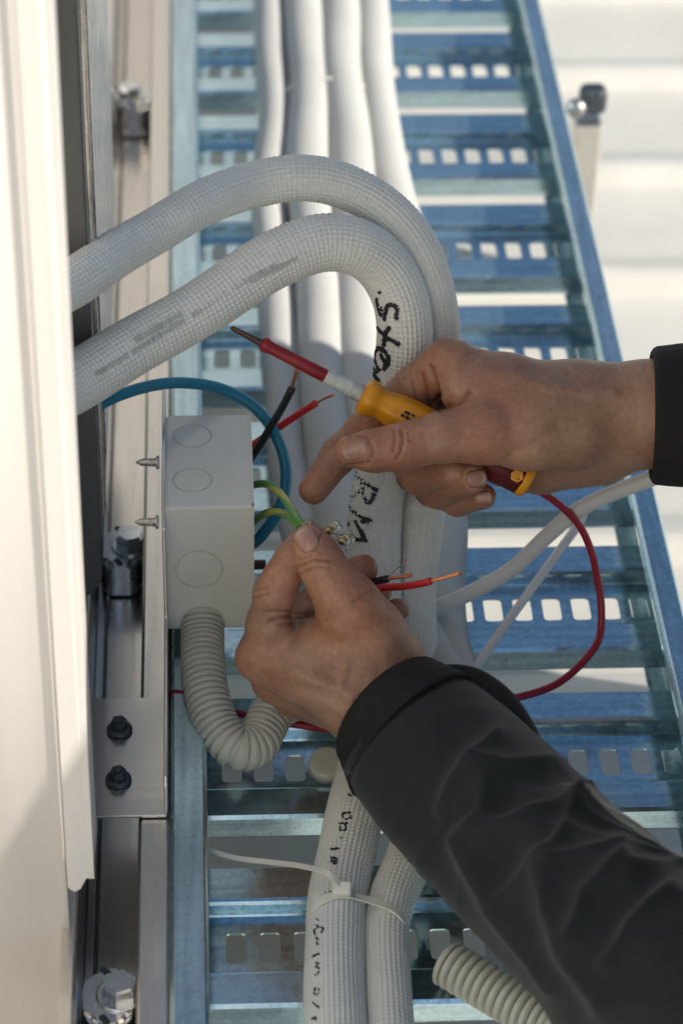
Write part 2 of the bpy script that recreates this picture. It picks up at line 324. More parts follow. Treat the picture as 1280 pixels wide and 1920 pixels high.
# ------------------------------------------------------------------ cable tray
TX0, TX1 = -.0025, .262
RP = .1305; RY0 = -.3455
tray = empty('cable_tray', (.13, .1, -.02), label='galvanised steel cable tray with slotted rungs running away across the roof', cat='cable tray')
def rung_mesh():
    bm = bmesh.new(); x0, x1 = TX0-.012, TX1-.001
    zc = -.0105
    def strip(pts):
        for (ya, za), (yb, zb) in zip(pts[:-1], pts[1:]):
            bm.faces.new([bm.verts.new(p) for p in ((x0, ya, za), (x1, ya, za), (x1, yb, zb), (x0, yb, zb))])
    strip([(-.042, -.017), (-.0455, -.0165), (-.047, -.014), (-.047, -.002), (-.0455, 0), (-.0262, 0), (-.0245, -.0008), (-.0235, -.0025), (-.0228, zc+.002), (-.0215, zc)])
    strip([(.0205, zc), (.0218, zc+.002), (.0225, -.0025), (.0235, -.0008), (.025, 0), (.046, 0), (.0475, -.002), (.0475, -.014), (.046, -.0165), (.0425, -.017)])
    # slotted strip
    n = 15; pitch = .01703; w, h, r = .0052, .0102, .0022
    xs0 = .0118-pitch/2
    ya, yb = -.0215, .0205
    def quad(a, b, c, d): bm.faces.new([bm.verts.new((*p, zc)) for p in (a, b, c, d)])
    quad((x0, ya), (xs0, ya), (xs0, yb), (x0, yb)); quad((xs0+n*pitch, ya), (x1, ya), (x1, yb), (xs0+n*pitch, yb))
    for k in range(n):
        cx = xs0+(k+.5)*pitch; L, R_ = cx-pitch/2, cx+pitch/2
        inner = []
        for sx, sy, a0 in ((1, 1, 0), (-1, 1, 90), (-1, -1, 180), (1, -1, 270)):
            for a in (0, 45, 90):
                t = rad(a0+a); inner.append((cx+sx*(w-r)+r*math.cos(t), sy*(h-r)-.0005+r*math.sin(t)))
        outer = [(R_, yb), (L, yb), (L, ya), (R_, ya)]
        iv = [bm.verts.new((*p, zc)) for p in inner]; ov = [bm.verts.new((*p, zc)) for p in outer]
        for q in range(4):
            a = q*3
            bm.faces.new((ov[q], iv[a+1], iv[a])); bm.faces.new((ov[q], iv[a+2], iv[a+1]))
            nx = (a+3) % 12; bm.faces.new((ov[q], ov[(q+1) % 4], iv[nx], iv[a+2]))
    bmesh.ops.remove_doubles(bm, verts=bm.verts, dist=1e-6)
    bmesh.ops.recalc_face_normals(bm, faces=bm.faces)
    me = bpy.data.meshes.new('rung'); bm.to_mesh(me); bm.free(); me.materials.append(M_GALV); return me
RM = rung_mesh()
for k in range(-1, 12):
    o = obj('rung', RM, None, tray); o.location.y += RY0+RP*k
    o.matrix_parent_inverse = tray.matrix_basis.inverted()
    m = o.modifiers.new('thick', 'SOLIDIFY'); m.thickness = .0012; m.offset = -1
def rail(x_out, sgn, zt=.033, w=.0175):
    x_in = x_out+sgn*w
    return [(x_in, zt-.007), (x_in, zt-.0015), (x_in-sgn*.0015, zt), (x_out+sgn*.0015, zt), (x_out, zt-.0015), (x_out, -.034), (x_out+sgn*.012, -.034)]
extrude_profile('side_rail', rail(TX0-.0172, 1), -1.0, 1.2, M_GALV2, tray)
extrude_profile('side_rail', rail(TX1+.0015, -1, .033, .0142), -1.0, 1.2, M_GALV2, tray)

# support post with a clamp bolt beside the right rail
q = P(1098, 235, z=-.03)
post = empty('support_post', (q[0], q[1], -.175), label='grey support post with a bright clamp bolt outside the right tray rail', cat='post')
box('strut', (q[0], q[1], -.098), (.021, .03, .154), M_ALU, post, bev=.002)
bm = bmesh.new(); box_bm(bm, (q[0]+.003, q[1]-.002, -.006), (.021, .018, .022), None, .006, 3); obj('clamp', bm, M_DARKBOLT, post)
lathe('bolt', q+np.array([-.012, -.016, .024]), q+np.array([-.012, -.04, .036]), [(0, .005), (.003, .0075), (.006, .0075), (.008, .0055), (.009, .002)], M_SCREW, post)

# ------------------------------------------------------------------ aluminium mounting rail at the left
mr_ = empty('mounting_rail', (-.04, 0, -.03), label='aluminium channel rail with bolts, left of the cable tray', cat='rail')
extrude_profile('channel', [(-.0725, .028), (-.0665, .028), (-.0655, .027), (-.0655, -.026), (-.0645, -.028), (-.0365, -.028), (-.0355, -.026), (-.0355, .027), (-.0345, .028), (-.0222, .028), (-.0212, .027), (-.0212, .008)], -1.0, 1.3, M_ALU, mr_, th=.0016)
extrude_profile('bead', [(-.0598, -.0266), (-.0588, -.0258), (-.0578, -.0266)], -1.0, 1.3, M_ALU, mr_, th=.0006)
def hexbolt(c, r, h, parent, m, z0, washer=None, rot=0, tilt=None):
    bm = bmesh.new()
    vs = [(c[0]+r*math.cos(rad(60*k)+rot), c[1]+r*math.sin(rad(60*k)+rot)) for k in range(6)]
    lo = [bm.verts.new((x, y, z0)) for x, y in vs]; hi = [bm.verts.new((x, y, z0+h)) for x, y in vs]
    for k in range(6): bm.faces.new((lo[k], lo[(k+1) % 6], hi[(k+1) % 6], hi[k]))
    f = bm.faces.new(hi)
    bmesh.ops.bevel(bm, geom=[e for e in f.edges], offset=r*.13, segments=2, affect='EDGES')
    b = obj('bolt_head', bm, m, parent)
    return b
for (u, v, zz) in ((238, 1003, .0), (216, 1845, .0), (238, 165, .0)):
    c = P(u, v, z=.006)
    # cast clamp: a lobed plate with two ears and a hex bolt standing on it
    bm = bmesh.new(); n = 40; top, bot = [], []
    for k in range(n):
        a = 2*math.pi*k/n; r_ = 1+.10*math.cos(2*a)-.05*math.cos(4*a)
        x, y = -.0505+.0122*r_*math.cos(a), c[1]+.0205*r_*math.sin(a)
        top.append(bm.verts.new((x, y, -.002))); bot.append(bm.verts.new((x, y, -.0255)))
    f = bm.faces.new(top)
    for k in range(n): bm.faces.new((bot[k], bot[(k+1) % n], top[(k+1) % n], top[k]))
    bmesh.ops.bevel(bm, geom=list(f.edges), offset=.003, segments=3, affect='EDGES')
    bmesh.ops.recalc_face_normals(bm, faces=bm.faces)
    o = obj('clamp_plate', bm, M_ZINC, mr_)
    lathe('washer', (c[0]+.002, c[1], -.0025), (c[0]+.002, c[1], .1), [(0, .0115), (.0016, .0115), (.002, .0108)], M_ZINC, mr_)
    hexbolt((c[0]+.002, c[1]), .0088, .0085, mr_, M_ZINC, -.0005, rot=.35)
    for s in (-1, 1):
        lathe('slot_shade_disc', (c[0]-.005, c[1]+s*.0155, -.0022), (c[0]-.005, c[1]+s*.0155, .1), [(0, .0028), (.00035, .0027)], M_DARKBOLT, mr_, seg=20, shape=lambda t, th: 1+.35*np.cos(2*th))  # flat dark disc stands in for the shade inside a slot

# stainless bracket: foot plate with two dark screws + upright flange that carries the box
YB0, YB1 = -.1617, -.0798           # box front and back
FX = -.0222                          # flange plane
br = empty('mounting_bracket', (-.04, -.25, .03), label='bent stainless bracket with two dark hex screws, below the junction box', cat='bracket')
bm = bmesh.new()
box_bm(bm, (-.0442, -.247, .0305), (.044, .09, .0018), None, .0004, 1); obj('foot_plate', bm, M_STAIN, br)
V = [(-.2915, .030), (-.2925, .034), (-.2925, .052), (-.289, .056), (-.206, .056), (-.168, .058), (-.168, .118), (-.162, .124), (-.06, .134), (-.052, .134), (-.047, .128), (-.047, .036), (-.05, .030)]
bm = bmesh.new(); vs = [bm.verts.new((FX, y, z)) for y, z in V]; bm.faces.new(vs)
o = obj('upright_flange', bm, M_STAIN, br); mm = o.modifiers.new('thick', 'SOLIDIFY'); mm.thickness = .0018; mm.offset = 0
bb = o.modifiers.new('bev', 'BEVEL'); bb.width = .0005; bb.segments = 2
for (u, v) in ((224, 1358), (222, 1452)):
    c = P(u, v, z=.036)
    lathe('washer', (c[0], c[1], .0316), (c[0], c[1], .1), [(0, .0064), (.0008, .0068), (.0018, .0066), (.0026, .005)], M_DARKBOLT, br)
    hexbolt((c[0], c[1]), .0042, .0058, br, M_DARKBOLT, .0335, rot=.2)
    lathe('bolt_boss', (c[0], c[1], .0393), (c[0], c[1], .1), [(0, .0022), (.0007, .002), (.0009, .0012)], M_DARKBOLT, br, seg=12)

# ------------------------------------------------------------------ cabinets at the far left
e = P(175, 1640, d=1.27); XW, YW = e[0], e[1]
cab = empty('white_cabinet', (XW-.2, YW+.05, -.2), label='cream white equipment cabinet filling the left edge, nearest the camera', cat='cabinet')
xn = P(131, 1700, y=YW)[0]
prof = [(-.9, 0)]+[(x, -.0007*(1+math.cos((x+.1)*130))) for x in np.linspace(-.2, xn-.002, 34)]+[(xn, -.0012)]
V = []; zs = [-.22, .9]
for z in zs:
    for x, dy in prof: V.append((x, YW+dy, z))
n = len(prof); o = obj('front_panel', mesh_np('front_panel', V, [(i, i+1, n+i+1, n+i) for i in range(n-1)], True), M_CAB, cab)
mm = o.modifiers.new('thick', 'SOLIDIFY'); mm.thickness = .0015; mm.offset = 1
# the corner strip ends higher up, with a ragged lower end
zb = e[2]; rag = [(xn, zb-.004), (xn+.003, zb-.007), (xn+.006, zb-.005), (xn+.009, zb+.002), (xn+.013, zb+.0015), (XW-.002, zb+.006), (XW, zb+.009)]
bm = bmesh.new()
lo = [bm.verts.new((x, YW-.003, z)) for x, z in rag]; hi = [bm.verts.new((x, YW-.003, .9)) for x, z in rag]
for i in range(len(rag)-1): bm.faces.new((lo[i], lo[i+1], hi[i+1], hi[i]))
bk = [bm.verts.new((XW, YW+.02, zb+.012)), bm.verts.new((XW, YW+.02, .9))]
bm.faces.new((lo[-1], bk[0], bk[1], hi[-1]))
o = obj('corner_strip', bm, M_CAB, cab); mm = o.modifiers.new('thick', 'SOLIDIFY'); mm.thickness = .0016; mm.offset = 1
bb = o.modifiers.new('bev', 'BEVEL'); bb.width = .0012; bb.segments = 3; bb.limit_method = 'ANGLE'
box('shell', (-.48, YW+.16, .34), (.78, .3, 1.12), M_CAB, cab, bev=.004)
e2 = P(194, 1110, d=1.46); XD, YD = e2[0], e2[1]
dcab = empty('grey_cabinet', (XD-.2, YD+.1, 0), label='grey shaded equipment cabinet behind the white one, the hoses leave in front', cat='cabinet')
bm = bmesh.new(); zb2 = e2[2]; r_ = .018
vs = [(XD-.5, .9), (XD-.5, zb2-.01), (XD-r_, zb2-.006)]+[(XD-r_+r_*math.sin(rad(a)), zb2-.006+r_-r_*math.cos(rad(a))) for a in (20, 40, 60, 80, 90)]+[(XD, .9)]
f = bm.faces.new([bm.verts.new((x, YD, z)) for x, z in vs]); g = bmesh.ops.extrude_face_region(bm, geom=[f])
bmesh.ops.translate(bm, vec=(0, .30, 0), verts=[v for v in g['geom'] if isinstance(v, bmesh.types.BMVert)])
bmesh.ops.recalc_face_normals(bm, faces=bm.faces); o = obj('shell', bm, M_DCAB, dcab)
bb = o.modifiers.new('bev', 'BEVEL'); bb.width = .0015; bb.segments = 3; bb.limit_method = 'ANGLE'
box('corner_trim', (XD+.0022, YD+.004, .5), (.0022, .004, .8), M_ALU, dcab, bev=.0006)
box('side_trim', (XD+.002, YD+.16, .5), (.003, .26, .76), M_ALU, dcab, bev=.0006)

# the unit at the far end of the tray, above the frame, that the pipes run to
fcab = empty('end_cabinet', (-.35, 1.5, -.25), label='cream equipment cabinet at the far end of the tray, above the picture', cat='cabinet')
box('shell', (-.36, 1.48, .45), (.92, .36, 1.3), M_CAB, fcab, bev=.01)
box('base_frame', (-.36, 1.48, -.225), (.86, .30, .05), M_ALU, fcab)

# ------------------------------------------------------------------ junction box
def grooved_face(bm, to3, rect, circles, depth=.0011, gw=.0012):
    """flat rectangle in (a, b) with ring grooves (knock-outs) cut into it"""
    N = 40; a0, b0, a1, b1 = rect; edges = []
    def loop(pts, dd=0):
        vs = [bm.verts.new(to3(a, b, dd)) for a, b in pts]
        return vs, [bm.edges.new((vs[i], vs[(i+1) % len(vs)])) for i in range(len(vs))]
    _, es = loop([(a0, b0), (a1, b0), (a1, b1), (a0, b1)]); edges += es
    for ca, cb, r in circles:
        ring = lambda rr: [(ca+rr*math.cos(2*math.pi*k/N), cb+rr*math.sin(2*math.pi*k/N)) for k in range(N)]
        v1, e1 = loop(ring(r)); edges += e1
        v2 = [bm.verts.new(to3(a, b, depth)) for a, b in ring(r-gw*.35)]; v3 = [bm.verts.new(to3(a, b, depth)) for a, b in ring(r-gw*.65)]
        v4 = [bm.verts.new(to3(a, b, 0)) for a, b in ring(r-gw)]
        for p_, q_ in ((v1, v2), (v2, v3), (v3, v4)):
            for k in range(N): bm.faces.new((p_[k], p_[(k+1) % N], q_[(k+1) % N], q_[k]))
        bm.faces.new(v4)
    bmesh.ops.triangle_fill(bm, edges=edges, use_beauty=True)
BX0, BX1, BZ0, BZ1 = -.0205, .0245, .0440, .1275
jb = empty('junction_box', ((BX0+BX1)/2, -.12, BZ0), label='light grey plastic junction box with round knock-outs, open side to the right', cat='junction box')
wt, bv = .0018, .0016
bm = bmesh.new()
cz = lambda v: P(374, v, y=YB0)[2]
kx = P(374, 1068, y=YB0)
grooved_face(bm, lambda a, b, d: (a, YB0+d, b), (BX0+.0004, BZ0+bv, BX1-.0006, BZ1-bv), [(kx[0], kx[2], .0129)])
t1, t2 = P(361, 817, z=BZ1), P(361, 900, z=BZ1)
grooved_face(bm, lambda a, b, d: (a, b, BZ1-d), (BX0+.0004, YB0+bv, BX1-.0006, YB1), [(t1[0], t1[1], .0108), (t2[0], t2[1], .0108)])
N = 6
for i in range(N):  # rounded edge between front and top, and front and bottom
    for (cy, cz_, s0, sg) in ((YB0+bv, BZ1-bv, 0, 1), (YB0+bv, BZ0+bv, 0, -1)):
        A = [rad(90*i/N), rad(90*(i+1)/N)]
        q4 = []
        for a in A: q4.append((cy-bv*math.cos(a), cz_+sg*bv*math.sin(a)))
        bm.faces.new([bm.verts.new(p) for p in ((BX0+.0004, *q4[0]), (BX1-.0006, *q4[0]), (BX1-.0006, *q4[1]), (BX0+.0004, *q4[1]))])
bmesh.ops.remove_doubles(bm, verts=bm.verts, dist=2e-6); bmesh.ops.recalc_face_normals(bm, faces=bm.faces)
o = obj('body_shell', bm, M_BOX, jb)
for p_ in o.data.polygons: p_.use_smooth = False
bm = bmesh.new()   # back, bottom, far wall, inner walls
box_bm(bm, (BX0-.0002, (YB0+YB1)/2, (BZ0+BZ1)/2), (.0016, YB1-YB0, BZ1-BZ0-.001), None, .0004)
box_bm(bm, ((BX0+BX1)/2, (YB0+YB1)/2+.0005, BZ0+.0012), (BX1-BX0-.001, YB1-YB0-.004, .0018))
box_bm(bm, ((BX0+BX1)/2, YB1+.0004, (BZ0+BZ1)/2), (BX1-BX0-.001, .0018, BZ1-BZ0-.001))
box_bm(bm, ((BX0+BX1)/2, YB0+.0022, (BZ0+BZ1)/2), (BX1-BX0-.001, .0012, BZ1-BZ0-.006))
box_bm(bm, ((BX0+BX1)/2, (YB0+YB1)/2, BZ1-.0022), (BX1-BX0-.001, YB1-YB0-.008, .0012))
obj('inner_walls', bm, M_BOX, jb)
bm = bmesh.new()   # rim of the open side, a hair wider than the walls
rw = .0022
box_bm(bm, (BX1-.0001, YB0+rw/2-.0006, (BZ0+BZ1)/2), (.0014, rw, BZ1-BZ0+.0012)); box_bm(bm, (BX1-.0001, YB1-rw/2+.0016, (BZ0+BZ1)/2), (.0014, rw, BZ1-BZ0+.0012))
box_bm(bm, (BX1+.0001, (YB0+YB1)/2, BZ1-rw/2+.0006), (.0013, YB1-YB0, rw)); box_bm(bm, (BX1+.0001, (YB0+YB1)/2, BZ0+rw/2-.0006), (.0013, YB1-YB0, rw))
obj('rim', bm, M_BOX, jb)
for (u, v) in ((297, 867), (296, 979)):
    c = P(u, v, x=FX-.001); a = np.array([FX-.0005, c[1], c[2]])
    lathe('screw', a, a+np.array([-1, 0, .02]), [(0, .0034), (.0015, .0034), (.0018, .002), (.003, .0023), (.0036, .0018), (.0046, .0023), (.0052, .0018), (.0085, .0019), (.0115, .0004)], M_SCREW, jb, seg=14)
c = P(490, 1060, y=-.125); c = np.array([BX1, c[1], c[2]])   # small steel gland on the open side
lathe('steel_stud', c+np.array([-.012, 0, 0]), c+np.array([.02, 0, .001]), [(0, .0034), (.013, .0034), (.0135, .0028), (.0195, .0028), (.020, .002)], M_BLADE, jb, seg=20)

# ------------------------------------------------------------------ insulated hoses
def waffle(R, amp=.0005, pl=.0029, n=34):
    def f(S, TH):
        a = np.abs(np.sin(math.pi*S/pl))**.55; b = np.abs(np.sin(TH*n/2))**.55
        w = .00035*np.sin(S*41+2*np.sin(TH))+.0003*np.sin(S*97+TH)
        return amp*(2*a*b-1)+w
    return f
PB = PP([(40, 775, 1.31), (130, 722, 1.338), (250, 650, 1.357), (400, 563, 1.372), (520, 484, 1.38), (600, 456, 1.385), (665, 462, 1.39), (715, 492, 1.398), (746, 545, 1.405), (757, 610, 1.412),
         (752, 690, 1.425), (738, 790, 1.44), (722, 870, 1.45), (706, 945, 1.452), (700, 1030, 1.45), (702, 1150, 1.445), (703, 1280, 1.425), (694, 1400, 'z', .019), (672, 1500, 'z', .0165), (650, 1590, 'z', .0165), (633, 1680, 'z', .0165), (628, 1762, 'z', .0165), (630, 1900, 'z', .0165), (634, 2040, 'z', .0165), (640, 2200, 'z', .0165)])
PA = PP([(20, 592, 1.28), (130, 533, 1.312), (260, 450, 1.348), (390, 378, 1.372), (480, 345, 1.388), (560, 334, 1.392), (640, 346, 1.398), (710, 382, 1.404), (765, 440, 1.41), (800, 510, 1.418), (817, 590, 1.428),
         (820, 690, 1.44), (815, 800, 1.452), (803, 900, 1.46), (788, 1000, 1.462), (776, 1100, 1.46), (783, 1250, 1.452), (798, 1400, 'z', .016), (793, 1520, 'z', .0125), (765, 1610, 'z', .0125), (735, 1690, 'z', .0125), (722, 1760, 'z', .0125), (727, 1890, 'z', .0125), (735, 2040, 'z', .0125), (745, 2200, 'z', .0125)])
hoseB = obj('insulated_hose', tube('insulated_hose', PB, .0146, 36*4, .00065, waffle(.0146, .00048, .0026, 36), ref=(0, 1, .3)), M_FOAM, label='thick white insulated hose with black handwriting, inner of the two loops', cat='hose', group='looped insulated hoses')
hoseA = obj('insulated_hose', tube('insulated_hose', PA, .0117, 29*4, .00065, waffle(.0117, .00046, .0026, 29), ref=(0, 1, .3)), M_FOAM, label='thinner white insulated hose, outer of the two loops', cat='hose', group='looped insulated hoses')

def ribs(amp, pl, sharp=1.0):
    return lambda S, TH: amp*(2*np.abs(np.sin(math.pi*S/pl))**sharp-1)+.0006*np.sin(S*23+1.3*np.sin(TH+S*9))*np.sin(S*7+2)+.0005*np.sin(2*TH+S*31)
FAR = [
  ('leftmost white covered pipe lying on the tray, behind the loops', [(497, -320), (500, -120), (503, 50), (508, 200), (512, 350), (519, 560), (526, 720), (535, 880), (560, 1010), (610, 1150), (690, 1300), (800, 1450)], .0118, ribs(.0003, .0034)),
  ('finely ribbed pipe lying on the tray, second from its left rail', [(560, -320), (563, -120), (566, 20), (574, 150), (585, 300), (591, 450), (597, 600), (606, 750), (618, 880), (640, 1000), (680, 1150), (760, 1300), (900, 1480)], .016, ribs(.00045, .0032)),
  ('white covered pipe lying on the tray, third from its left rail', [(628, -320), (633, -120), (640, 20), (648, 150), (660, 300), (668, 450), (674, 600), (690, 750), (720, 900), (745, 1020), (770, 1150), (850, 1320), (1000, 1500)], .0163, ribs(.0003, .0034)),
  ('white pipe bulging to the right on the tray, rightmost of the pipes', [(690, -320), (694, -120), (698, 20), (705, 150), (718, 260), (740, 360), (765, 470), (795, 640), (815, 820), (826, 980), (832, 1120), (845, 1260), (920, 1420), (1080, 1580)], .0135, ribs(.0004, .003)),
]
for lab, pts, r, rf in FAR:
    z = r+.0012
    pts3 = PP([(u, v, 'z', z) for u, v in pts])
    pts3[2:-2, 0] += np.random.default_rng(len(lab)).normal(0, .0016, len(pts3)-4)
    pts3[0] = (pts3[1, 0]-.01, 1.31, z+.02)
    obj('covered_pipe', tube('covered_pipe', pts3, r, 40, .0008, rf), M_FOAMW, label=lab, cat='pipe', group='pipes lying on the tray')

# ------------------------------------------------------------------ handwriting and print on the hose
dep = bpy.context.evaluated_depsgraph_get()
bvB = BVHTree.FromObject(hoseB, dep)
def cast(u, v, bvh=None):
    d = P(u, v, d=1)-CAM; d /= np.linalg.norm(d)
    h = (bvh or bvB).ray_cast(Vector(CAM), Vector(d))
    return (np.array(h[0]), np.array(h[1])) if h[0] is not None else None
# smooth outward direction from the hose centre line
PBs, _ = smooth_path(PB, .004)
def stroke_bm(bm, pts, w, lift=.0005, R=.0146, jit=.35, gap=0.0):
    q = []
    p = np.array(pts, float)
    for a, b in zip(p[:-1], p[1:]):
        n = max(int(np.hypot(*(b-a))/2.2), 1)
        for t in np.arange(n)/n: q.append(a+(b-a)*t)
    q.append(p[-1]); prev = None
    for i, uv in enumerate(q):
        h = cast(*uv)
        if h is None: prev = None; continue
        c = PBs[np.argmin(((PBs-h[0])**2).sum(1))]; nrm = h[0]-c
        j = np.argmin(((PBs-h[0])**2).sum(1)); tg = PBs[min(j+1, len(PBs)-1)]-PBs[max(j-1, 0)]; tg /= np.linalg.norm(tg)
        nrm -= tg*np.dot(nrm, tg); nrm /= np.linalg.norm(nrm)
        pos = c+tg*np.dot(h[0]-c, tg)+nrm*(R+.00046)
        if prev is not None:
            d = pos-prev[0]
            if np.linalg.norm(d) > 1e-6:
                d /= np.linalg.norm(d); s = np.cross(nrm, d)
                ww = w*(1+random.uniform(-jit, jit)); w2 = prev[2]
                if random.random() > gap:
                    A = [prev[0]-s*w2, prev[0]+s*w2, pos+s*ww, pos-s*ww]
                    lo = [bm.verts.new(a-nrm*.0011) for a in A]; hi = [bm.verts.new(a+nrm*.00012) for a in A]
                    bm.faces.new(hi)
                    for k in range(4): bm.faces.new((lo[k], lo[(k+1) % 4], hi[(k+1) % 4], hi[k]))
                prev = (pos, nrm, ww); continue
        prev = (pos, nrm, w)
def strokes(name, org, sc, lines, w, gap):
    bm = bmesh.new()
    for L in lines: stroke_bm(bm, [(org[0]+x/sc, org[1]+y/sc) for x, y in L], w, gap=gap)
    bmesh.ops.recalc_face_normals(bm, faces=bm.faces)
    return obj(name, bm, M_MARK, hoseB)
strokes('marker_writing', (680, 540), 6.4, [
    [(265, 390), (272, 300), (295, 215), (360, 195), (412, 240), (410, 300), (385, 335), (420, 375)], [(168, 120), (172, 210), (205, 300), (235, 330)], [(190, 40), (225, 75)], [(215, 230), (225, 270)],
    [(175, 465), (230, 530), (290, 590), (360, 632), (445, 680)], [(330, 460), (300, 505), (270, 560), (262, 640), (258, 720)],
    [(180, 720), (255, 735), (310, 820), (308, 905), (250, 985)], [(180, 720), (148, 790), (150, 880), (175, 940), (212, 995)], [(215, 790), (255, 850), (265, 930)],
    [(110, 1000), (140, 1060), (205, 1115)], [(205, 1115), (120, 1140)], [(135, 955), (180, 1025)]], .00105, .03)
strokes('marker_writing', (600, 860), 7.11, [
    [(472, 180), (500, 250), (560, 300), (660, 370), (770, 432)], [(550, 310), (560, 400), (580, 520), (640, 602), (690, 560), (722, 455)], [(545, 420), (480, 465), (388, 525)], [(472, 180), (440, 225), (465, 285)], [(400, 360), (430, 400)],
    [(365, 590), (400, 670), (480, 740), (590, 800), (695, 830)], [(475, 820), (490, 880), (520, 925), (562, 1000), (592, 1065)], [(300, 920), (370, 990), (450, 1060), (530, 1100), (592, 1065), (630, 1130)], [(340, 740), (330, 800), (350, 850), (390, 890)], [(540, 830), (650, 855)]], .00105, .03)
strokes('printed_marking', (540, 1460), 4.173, [
    [(500, 118), (490, 140), (470, 125)], [(430, 272), (482, 265), (492, 308), (440, 320), (420, 290), (430, 272)], [(395, 352), (468, 350)], [(440, 350), (455, 400), (408, 410), (405, 372)], [(412, 462), (418, 470)],
    [(335, 558), (400, 548)], [(335, 620), (382, 628), (376, 668), (338, 665), (340, 620)], [(345, 645), (380, 648)], [(325, 700), (342, 728)], [(290, 888), (366, 880)], [(350, 825), (356, 880)], [(300, 905), (330, 900)],
    [(220, 1095), (236, 1112)], [(215, 1140), (236, 1160), (205, 1190), (216, 1222)], [(250, 1160), (276, 1170), (258, 1208)], [(216, 1240), (236, 1262)], [(224, 1275), (230, 1302)],
    [(190, 1395), (246, 1370)], [(215, 1440), (242, 1450), (214, 1470), (246, 1490)], [(242, 1510), (214, 1542)], [(182, 1592), (196, 1580)], [(214, 1640), (242, 1650), (226, 1692), (190, 1672), (214, 1640)],
    [(190, 1750), (242, 1792)], [(190, 1882), (246, 1852)], [(215, 1868), (222, 1890)]], .00042, .12)

M_SCUFF = mat('worn_seam', (.50, .51, .48), .6, 0, var=.15, vscale=300)
def seam(lines, w, gap):
    bm = bmesh.new()
    for L in lines: stroke_bm(bm, L, w, gap=gap, jit=.5)
    bmesh.ops.recalc_face_normals(bm, faces=bm.faces); o = obj('worn_seam', bm, M_SCUFF, hoseB)
seam([[(180, 702), (240, 665), (300, 628), (345, 600)], [(360, 592), (400, 566), (440, 540), (485, 512), (560, 484)], [(250, 640), (300, 612), (340, 588)], [(470, 528), (540, 492)]], .0011, .22)

# ------------------------------------------------------------------ corrugated conduits
def corrugated(name, pts, r, pitch, amp, lab, step=.00034, hollow=None):
    o = obj(name, tube(name, pts, r, 40, step, lambda S, TH: amp*(.4-1.15/(1+np.exp((np.abs(np.mod(S/pitch, 1)-.5)-.17)*45))), cap=hollow is None), M_COND, label=lab, cat='conduit')
    if hollow:
        p, _ = smooth_path(pts, .002); q = p[:30]
        V, Fq, uv = tube('x', q, r*.86, 40, .002, raw=True, cap=False)
        obj('inside_wall', mesh_np('inside_wall', V, Fq[:, ::-1], True), M_CONDI, o)
        T = p[1]-p[0]; T /= np.linalg.norm(T)
        lathe('end_ring', p[0]-T*.0004, p[0]+T, [(0, r*.85), (0, r*1.0), (.0016, r*1.0), (.0016, r*.85), (0, r*.85)], M_COND, o, seg=40) if False else None
        n = np.cross(T, [.3, .2, .9]); n /= np.linalg.norm(n); bb = np.cross(T, n); th = np.linspace(0, 2*math.pi, 40, endpoint=False)
        ring = lambda rr, t: p[0]+T*t+(np.cos(th)*rr)[:, None]*n+(np.sin(th)*rr)[:, None]*bb
        Vr = np.concatenate([ring(r*1.03, .002), ring(r*1.03, -.0006), ring(r*.84, -.0006), ring(r*.84, .004)])
        Fr = [(k*40+j, k*40+(j+1) % 40, (k+1)*40+(j+1) % 40, (k+1)*40+j) for k in range(3) for j in range(40)]
        obj('end_ring', mesh_np('end_ring', Vr, Fr, True), M_COND, o)
    return o
corrugated('corrugated_conduit', PP([(380, 1150, 1.445), (380, 1195, 1.437), (382, 1260, 1.42), (393, 1320, 1.407), (414, 1372, 1.398), (446, 1403, 1.394), (478, 1396, 1.40), (497, 1362, 1.41), (516, 1330, 1.42), (560, 1312, 1.43), (620, 1330, 1.43)]), .0112, .0037, .0016, 'grey ribbed conduit curling out of the bottom of the junction box')
corrugated('corrugated_conduit', PP([(838, 1806, 'z', .0125), (955, 1876, 'z', .0125), (1075, 1946, 'z', .0125), (1220, 2040, 'z', .0125), (1400, 2160, 'z', .0125)]), .0109, .0046, .0022, 'open ended beige ribbed conduit lying on the tray below the sleeve', hollow=True)

# grey cap lying on a rung
c = P(612, 1441, z=.001)
lathe('round_cap', c, c+np.array([0, -.28, 1]), [(0, .0094), (.0004, .0098), (.0062, .0098), (.0072, .0093), (.0076, .0084)], M_COND, seg=40, label='small round grey cap lying on the rung beside the cuff', cat='cap')

# ------------------------------------------------------------------ wires
def wire(name, pts, r, m, lab, tip=None, cat='wire', flat=(1, 1), tipr=.0009):
    p3 = PP(pts); o = obj(name, tube(name, p3, r, 18, .0018, flat=flat), m, label=lab, cat=cat)
    if tip:
        t3 = np.vstack([p3[-1]+(p3[-1]-p3[-2])/np.linalg.norm(p3[-1]-p3[-2])*-.002, PP(tip)])
        bm_V, bm_F = [], []; off = 0
        for k in range(6):   # twisted strands
            q, s = smooth_path(t3, .0012); T, N_, B_ = frames(q); ph = k*math.pi/3
            rr = tipr*.62*(1+.5*(s/s[-1])**4)
            qq = q+(np.cos(ph+s*260)*rr)[:, None]*N_+(np.sin(ph+s*260)*rr)[:, None]*B_
            V, F_, uv = tube('s', qq[::2] if len(qq) > 6 else qq, tipr*.5, 8, .0012, raw=True)
            bm_V.append(V); bm_F.append(F_+off); off += len(V)
        obj('copper_strands', mesh_np('copper_strands', np.vstack(bm_V), np.vstack(bm_F)), M_COPPER, o)
    return o
